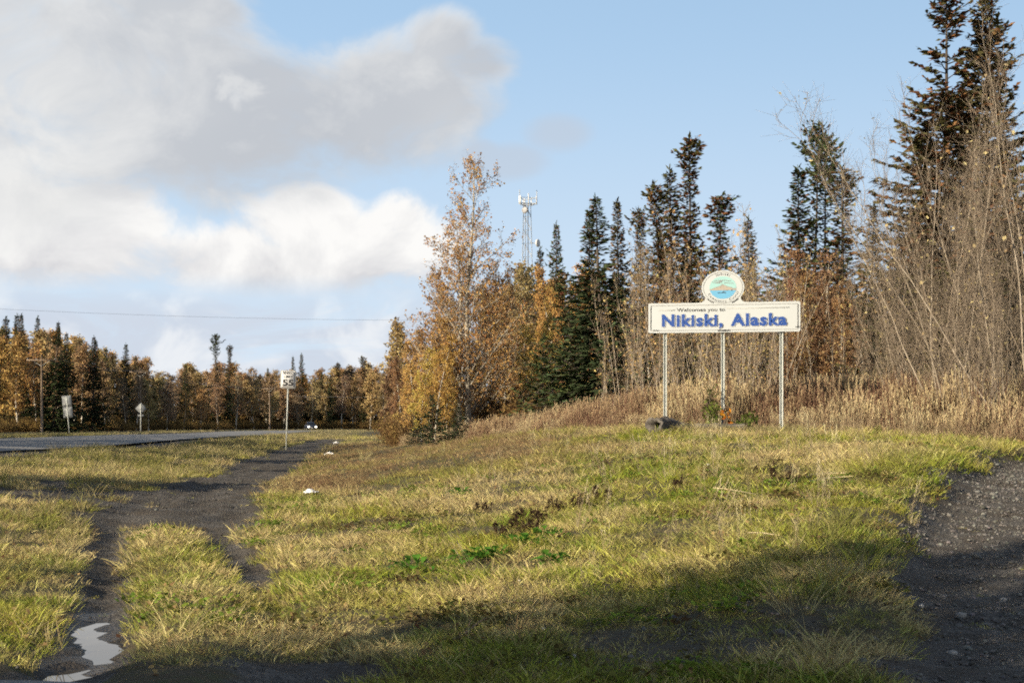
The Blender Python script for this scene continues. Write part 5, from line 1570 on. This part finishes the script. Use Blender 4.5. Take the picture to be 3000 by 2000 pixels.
# low leafy weeds, clover and dead brown herbs in the turf
n = 1500; y = np.sqrt(rg.uniform(8.5 ** 2, 26 ** 2, n)); x = rg.uniform(-0.28, 0.34, n) * y; f = fbm(x * 0.8, y * 0.8, 3, 91)
k_ = (dirt_mask(x, y) < 0.6) & (f > 0.52); x, y = x[k_], y[k_]; n = len(x)
c = lerp(np.repeat(GRN[None] * 1.05, n, 0), np.array((0.17, 0.105, 0.055)), (fbm(x * 0.7 + 4, y * 0.7, 2, 95) > 0.5) * rg.uniform(0.5, 1, n))
scatter('clover', np.stack([x, y, ground_z(x, y)], -1), rg.uniform(0, 6.28, n), rg.normal(0, 0.1, (n, 2)), rg.uniform(0.5, 1.1, n), rg.integers(0, 4, n), c, LEAFY, 'low clover and leafy weeds scattered through the turf', 'ground cover')

# fallen leaves
n = 2200; y = np.sqrt(rg.uniform(8.5 ** 2, 34 ** 2, n)); x = rg.uniform(-0.36, 0.38, n) * y; k_ = dirt_mask(x, y) < 0.3; x, y = x[k_], y[k_]; n = len(x); c = lerp(np.repeat(np.array((0.34, 0.23, 0.11))[None], n, 0), np.array((0.22, 0.13, 0.07)), rg.random(n))
LITTER = library('fallen_leaf', [leafy_patch(rg, 3, 0.12, 0.05, 0.03) for _ in range(4)], M['grass'])
scatter('leaf_litter', np.stack([x, y, ground_z(x, y) + 0.02], -1), rg.uniform(0, 6.28, n), rg.normal(0, 0.3, (n, 2)), rg.uniform(0.7, 1.4, n), rg.integers(0, 4, n), c, LITTER, 'small fallen leaves and dead thatch lying in the turf', 'leaf litter')

# undergrowth inside and along the woods
n = 1500; px = rg.uniform(1150, 3100, n); y = np.interp(px, [1150, 1500, 2000, 3100], [60, 54, 45, 35]) + 3 + rg.uniform(0, 26, n) ** 1.0; x = (px - 1500) / F * y
c = lerp(np.repeat(np.array((0.15, 0.10, 0.06))[None], n, 0), np.array((0.30, 0.19, 0.075)), rg.random(n))
s_ = rg.uniform(0.6, 1.3, n)
scatter('undergrowth', np.stack([x, y, ground_z(x, y)], -1), rg.uniform(0, 6.28, n), rg.normal(0, 0.05, (n, 2)), s_, rg.integers(0, 4, n), c, BRUSH, 'brown brushy undergrowth filling the floor of the right-hand wood', 'undergrowth')
n = 2600; px = rg.uniform(-80, 1330, n); y = far_d(px) - 14 + rg.uniform(0, 60, n); x = (px - 1500) / F * y; k_ = road_dist(x, y) > RW + 4.5; x, y, px = x[k_], y[k_], px[k_]; n = len(x)
c = lerp(np.repeat(np.array((0.14, 0.10, 0.05))[None], n, 0), np.array((0.34, 0.22, 0.08)), rg.random(n)); s_ = rg.uniform(0.8, 1.7, n) + smooth(20, 46, y - far_d((x / y) * F + 1500) + 14) * rg.uniform(0.8, 2.4, n)
scatter('roadside_brush', np.stack([x, y, ground_z(x, y)], -1), rg.uniform(0, 6.28, n), rg.normal(0, 0.05, (n, 2)), s_, rg.integers(0, 4, n), c, BRUSH, 'brown brush and low willow along the far side of the road', 'undergrowth')
# verge grass along the road
n = 5200; si = rg.integers(30, 190, n); side = rg.choice([-1, 1], n); off = RW + 1.3 + rg.uniform(0, 1, n) ** 1.5 * 7
x = ROAD[si, 0] + np.cos(ROAD[si, 2]) * off * side + rg.uniform(-1, 1, n); y = ROAD[si, 1] - np.sin(ROAD[si, 2]) * off * side + rg.uniform(-1, 1, n)
k_ = (y > 40) & (road_dist(x, y) > RW + 1.2) & (dirt_mask(x, y) < 0.8); x, y = x[k_], y[k_]; n = len(x); s_ = rg.uniform(0.5, 1.25, n)
scatter('verge_grass', np.stack([x, y, ground_z(x, y)], -1), rg.uniform(0, 6.28, n), rg.normal(0, 0.1, (n, 2)), s_, rg.integers(0, 4, n), lerp(np.repeat(OLV[None], n, 0), TAN, rg.random(n)), LONG, 'coarse olive and straw grass on the road verges', 'grass')

# gravel
def gravel(name, xx, yy, s, lab, tone=1.0):
    d = dirt_mask(xx, yy); k = (rg.random(len(xx)) < d) & (road_dist(xx, yy) > RW) & ~((np.abs(xx - track_x(yy) + 0.78) < 0.3) & (yy > 8.7) & (yy < 11.7))
    xx, yy, s = xx[k], yy[k], s[k]; n = len(xx); g = rg.uniform(0.06, 0.24, n)[:, None] ** 1.0 * tone
    c = g * np.array((1.0, 0.95, 0.88)) * rg.uniform(0.93, 1.07, (n, 3))
    scatter(name, np.stack([xx, yy, ground_z(xx, yy) + s * 0.18], -1), rg.uniform(0, 6.28, n), rg.normal(0, 0.3, (n, 2)), s, rg.integers(0, 6, n), c, STONES, lab, 'gravel')
n = 34000; y = np.sqrt(rg.uniform(7.6 ** 2, 27.5 ** 2, n)); x = rg.uniform(0.05, 0.40, n) * y
gravel('gravel', x, y, np.exp(rg.normal(math.log(0.0095), 0.5, n)) * np.interp(y, [8, 27], [1, 1.25]), 'loose grey gravel on the parking pad and the near bank')
n = 9000; y = np.sqrt(rg.uniform(7.6 ** 2, 34 ** 2, n)); x = track_x(y) + rg.uniform(-5, 2.5, n)
gravel('track_gravel', x, y, np.exp(rg.normal(math.log(0.009), 0.4, n)) * np.interp(y, [8, 27], [1, 1.2]), 'loose dark gravel in the wheel tracks', 0.6)


# ------------------------------------------------------------------ single small things
def px_on_ground(px, py):
    """where the sight line through a photo pixel meets the ground"""
    dx, dz = (px - 1500) / F, (HOR - py) / F
    ys = np.linspace(6, 120, 1600); g = ground_z(dx * ys, ys); ray = EZ + dz * ys
    i = int(np.argmax(ray < g)); return dx * ys[i], ys[i], float(g[i])


rs = np.random.default_rng(77)
# old log lying at the sign's feet, hollow at its left end
def log_mesh(L, r, hollow):
    mb = MB(); n = 16; k = 14; V = []
    for i in range(k):
        x = -L / 2 + L * i / (k - 1)
        for j in range(n):
            a = 2 * PI * j / n; rr = r * (1 + 0.20 * math.sin(3 * a + i * .5) + 0.12 * math.sin(i * 1.9) + rs.uniform(-0.15, 0.15)) * (1 - 0.45 * i / (k - 1))
            V.append((x + rs.uniform(-.03, .03), rr * math.cos(a), rr * math.sin(a) * 0.9))
    q = [(i * n + j, i * n + (j + 1) % n, (i + 1) * n + (j + 1) % n, (i + 1) * n + j) for i in range(k - 1) for j in range(n)]
    b = len(V)
    for j in range(n):
        v = np.array(V[j]); V.append((v[0] + 0.01, v[1] * 0.68, v[2] * 0.68))
    for j in range(n):
        v = np.array(V[j]); V.append((v[0] + 0.45, v[1] * 0.5, v[2] * 0.5))
    q += [(j, b + j, b + (j + 1) % n, (j + 1) % n) for j in range(n)] + [(b + j, b + n + j, b + n + (j + 1) % n, b + (j + 1) % n) for j in range(n)]
    t = [(b + n, b + n + s, b + n + s + 1) for s in range(1, n - 1)] + [((k - 1) * n, (k - 1) * n + s + 1, (k - 1) * n + s) for s in range(1, n - 1)]
    mb.add(V, q, t); return mb


X, Y = (1965 - 1500) / F * 32.4, 32.4
o = link('fallen_log', log_mesh(1.1, 0.25, True).mesh('fallen_log', M['log'], True), None, (X, Y, gz(X, Y) + 0.09), (0, R(2), R(38)))
tag(o, 'thick grey log with dark hollow end below the sign', 'log')
X, Y = (2085 - 1500) / F * 33.1, 33.1
o = link('fallen_log', log_mesh(1.5, 0.13, True).mesh('fallen_log', M['log'], True), None, (X, Y, gz(X, Y) + 0.06), (0, R(-4), R(-9)))
tag(o, 'thinner grey log behind the hollow one, ending at the middle post', 'log')


def leafy_bush(px, py, d, h, w, col, label, nleaf=260, name='shrub'):
    X, Y, z = atpx(px, d); root = bpy.data.objects.new(name, None); COL.objects.link(root); root.location = (X, Y, z); tag(root, label, 'shrub', 'small shrubs at the sign feet')
    S_ = MB(); L_ = MB(); P = []
    for k in range(12):
        a = rs.uniform(0, 6.28); e = np.array((math.cos(a) * w * rs.uniform(.2, 1), math.sin(a) * w * rs.uniform(.2, 1), h * rs.uniform(0.5, 1)))
        pr = np.array([(0, 0, -0.05), e * 0.5 + rs.normal(0, 0.04, 3), e]); S_.tube(pr, 0.010, 0.004, 4)
        for j in range(nleaf // 12): P.append(e * rs.uniform(0.35, 1.05) + rs.normal(0, 0.07, 3))
    leaf_quads(L_, rs, np.array(P), 0.075, rs.random(len(P)))
    link('stems', S_.mesh('stems', M['twig']), root); l = link('leaves', L_.mesh('leaves', M['leaf']), root); l.color = (*col, 1)


leafy_bush(2092, 1240, 33.6, 0.62, 0.26, (0.16, 0.19, 0.045), 'green-leaved shrub in front of the middle sign post', 300)
leafy_bush(2180, 1265, 33.3, 0.34, 0.40, (0.13, 0.16, 0.04), 'low green shrub between middle and right sign posts', 200)
leafy_bush(2075, 1190, 33.9, 1.15, 0.16, (0.10, 0.10, 0.04), 'thin dark-leaved shrub climbing beside the middle post', 110)
leafy_bush(2128, 1230, 33.4, 0.50, 0.10, (0.55, 0.20, 0.03), 'small bright orange shrub right of the middle post', 40)


# broad-leaved green weeds on the slope
def dock(px, py, s, label, n=26):
    X, Y, z = px_on_ground(px, py); root = MB()
    for k in range(n):
        a = rs.uniform(0, 6.28); r = s * rs.uniform(0, 0.9); L = 0.12 * rs.uniform(0.6, 1.3); el = rs.uniform(0.1, 1.1)
        b = np.array((math.cos(a) * r, math.sin(a) * r, rs.uniform(0.01, 0.05))); d = np.array((math.cos(a) * math.cos(el), math.sin(a) * math.cos(el), math.sin(el))); sd = unit(np.cross(d, (0, 0, 1.0))) ; up = np.cross(sd, d)
        V = []; prof = (0.1, 0.55, 0.95, 1.0, 0.65, 0.0)
        for i, w in enumerate(prof):
            t = i / 5; c = b + d * L * (0.5 + t) - np.array((0, 0, 1)) * L * 0.45 * t * t; ww = 0.042 * w * (L / 0.12)
            V += [c - sd * ww + up * ww * 0.3, c, c + sd * ww + up * ww * 0.3]
        q = [(3 * i + j, 3 * i + j + 1, 3 * i + j + 4, 3 * i + j + 3) for i in range(5) for j in range(2)]
        root.add(V, q, None, rs.uniform(0.35, 0.8)); root.tube(np.array([b, b + d * L * 0.5]), 0.004, 0.003, 3, 0.4)
    o = link('green_weed', root.mesh('green_weed', M['leaf'], True), None, (X, Y, z)); o.color = (0.10, 0.21, 0.030, 1)
    tag(o, label, 'weed', 'broad-leaved green weeds')


for px, py, s, lab in ((1222, 1672, 0.20, 'leafy green weed clump at the lower left end of the weed row'), (1365, 1645, 0.22, 'bright green weed clump second from left in the weed row'), (1432, 1635, 0.16, 'small green weed clump beside the second clump'),
                       (1540, 1600, 0.18, 'green weed clump third along the row up the slope'), (1605, 1575, 0.24, 'largest bright green weed clump at the upper right end of the row'), (1625, 1655, 0.14, 'single low green weed below the largest clump'), (1348, 1452, 0.14, 'small lone green weed high on the slope')):
    dock(px, py, s, lab)


# dead dark seed stalks and a bare dead branch on the near bank
def dead_stalk(px, py, h, label, n=7, name='dead_weed', cat='dead weed', grp='dark dead weeds on the slope'):
    X, Y, z = px_on_ground(px, py); mb = MB()
    for k in range(n):
        pr = path(rs, (rs.normal(0, .08), rs.normal(0, .08), -0.03), (rs.normal(0, .35), rs.normal(0, .35), 1), h * rs.uniform(.5, 1.1), 4, 0.12, 0.03); mb.tube(pr, 0.005, 0.003, 4)
        for j in range(4):
            p, d = along(pr, rs.uniform(0.5, 1)); leaf_quads(mb, rs, p[None] + rs.normal(0, 0.018, (6, 3)), 0.03, rs.random(6))
    o = link(name, mb.mesh(name, M['leaf']), None, (X, Y, z)); o.color = (0.075, 0.05, 0.032, 1); tag(o, label, cat, grp)
DROW = ((1500, 1545, 0.22), (1545, 1520, 0.25), (1590, 1530, 0.25), (1640, 1500, 0.25), (1690, 1490, 0.28), (1560, 1560, 0.2), (1760, 1470, 0.25), (1480, 1570, 0.2), (1420, 1500, .16), (2300, 1420, 0.3), (2260, 1400, 0.3), (1990, 1430, .2))
for px, py, h in DROW:
    dead_stalk(px, py, h, nth(DROW, px) + ' dark dead weed with seed heads from the left on the slope')
X, Y, z = px_on_ground(1300, 1880); mb = MB()
pr = path(rs, (0, 0, -0.05), (0.25, 0.1, 1), 0.36, 6, 0.22, 0.02); mb.tube(pr, 0.014, 0.004, 6)
for k in range(6):
    p, d = along(pr, rs.uniform(.3, .95)); b = path(rs, p, side_dir(rs, d, 0.7), rs.uniform(.08, .2), 3, 0.2, 0.05); mb.tube(b, 0.006, 0.002, 4)
tag(link('dead_branch', mb.mesh('dead_branch', M['twig'], True), None, (X, Y, z)), 'crooked dark dead branch stuck upright in the near bank', 'branch')


# pale straws lying in the grass
def straw(a, b, label):
    A = np.array(px_on_ground(*a)); B = np.array(px_on_ground(*b)); B[1] = A[1] + (B[1] - A[1]) * 0.35; B[0] = (b[0] - 1500) / F * B[1]; A[2] += 0.10; B[2] = EZ + (HOR - b[1]) / F * B[1]
    B[2] = max(B[2], gz(B[0], B[1]) + 0.06)
    mb = MB(); m = (A + B) / 2 + (0, 0, 0.012); mb.tube(np.array([A, m, B]) - A, 0.007, 0.004, 5)
    o = link('straw', mb.mesh('straw', M['straw']), None, tuple(A)); tag(o, label, 'straw', 'pale straws lying in the grass')
M['straw'] = simple('dry_straw', (0.55, 0.45, 0.28), 0.7)
straw((2090, 1450), (2215, 1512), 'pale straw lying slantwise across the lush grass below the sign')
straw((2190, 1590), (2282, 1598), 'short pale straw lying level in the green grass')
straw((2370, 1412), (2478, 1392), 'upper pale straw of the pair lying near the pad')
straw((2372, 1430), (2500, 1398), 'lower pale straw of the pair lying near the pad')


def litter(px, py, s, label, mat, name='litter'):
    X, Y, z = px_on_ground(px, py); mb = MB(); n = 9
    V = []
    for i in range(n):
        for j in range(n):
            u, v = i / (n - 1) - .5, j / (n - 1) - .5
            V.append((u * s * 1.5, v * s, s * (0.35 * math.exp(-6 * (u * u + v * v)) + rs.uniform(-.10, .14)) + 0.02))
    mb.add(V, [(i * n + j, (i + 1) * n + j, (i + 1) * n + j + 1, i * n + j + 1) for i in range(n - 1) for j in range(n - 1)])
    o = link(name, mb.mesh(name, mat), None, (X, Y, z + 0.02), (0, 0, rs.uniform(0, 3))); tag(o, label, 'litter', 'scraps of litter')
litter(908, 1450, 0.20, 'crumpled white paper lying in the brown grass by the track', M['paper'])
litter(985, 1300, 0.30, 'small pale scrap of litter far along the track', M['paper'])
litter(965, 1334, 0.30, 'thin pale scrap of litter in the ditch beyond the paper', M['paper'])


def rock(px, py, s, tone, label):
    X, Y, z = px_on_ground(px, py); mb = stone(rs); m = M.setdefault('rock%d' % round(tone * 10), simple('pale_stone', (tone, tone * .95, tone * .88), 0.8, 0, 0.2, 25))
    o = link('stone', mb.mesh('stone', m), None, (X, Y, z + s * 0.25), (0, 0, rs.uniform(0, 6)), (s, s, s)); tag(o, label, 'stone', 'single pale stones')
for px, py, s, tone, lab in ((1672, 1925, 0.035, 0.6, 'flat white stone in the shaded gravel at the bottom'), (1522, 1705, 0.025, 0.5, 'pale round stone where shadow meets the sunny bank'), (1795, 1630, 0.022, 0.5, 'small tan stone in the green grass below the straws'),
                             (2075, 1363, 0.05, 0.5, 'flat tan stone in the turf left of the dry stalks'), (1645, 1955, 0.022, 0.4, 'grey stone just left below the flat white stone'), (2815, 1810, 0.05, 0.3, 'large grey stone on the gravel pad'), (2940, 1760, 0.045, 0.32, 'grey stone near the right edge of the gravel pad'),
                             (2700, 1780, 0.032, 0.35, 'rounded stone at the grassy margin of the pad'), (2790, 1920, 0.045, 0.3, 'broad grey stone low on the gravel pad'), (1590, 1850, 0.03, 0.36, 'bluish stone on the shaded bank')):
    rock(px, py, s, tone, lab)
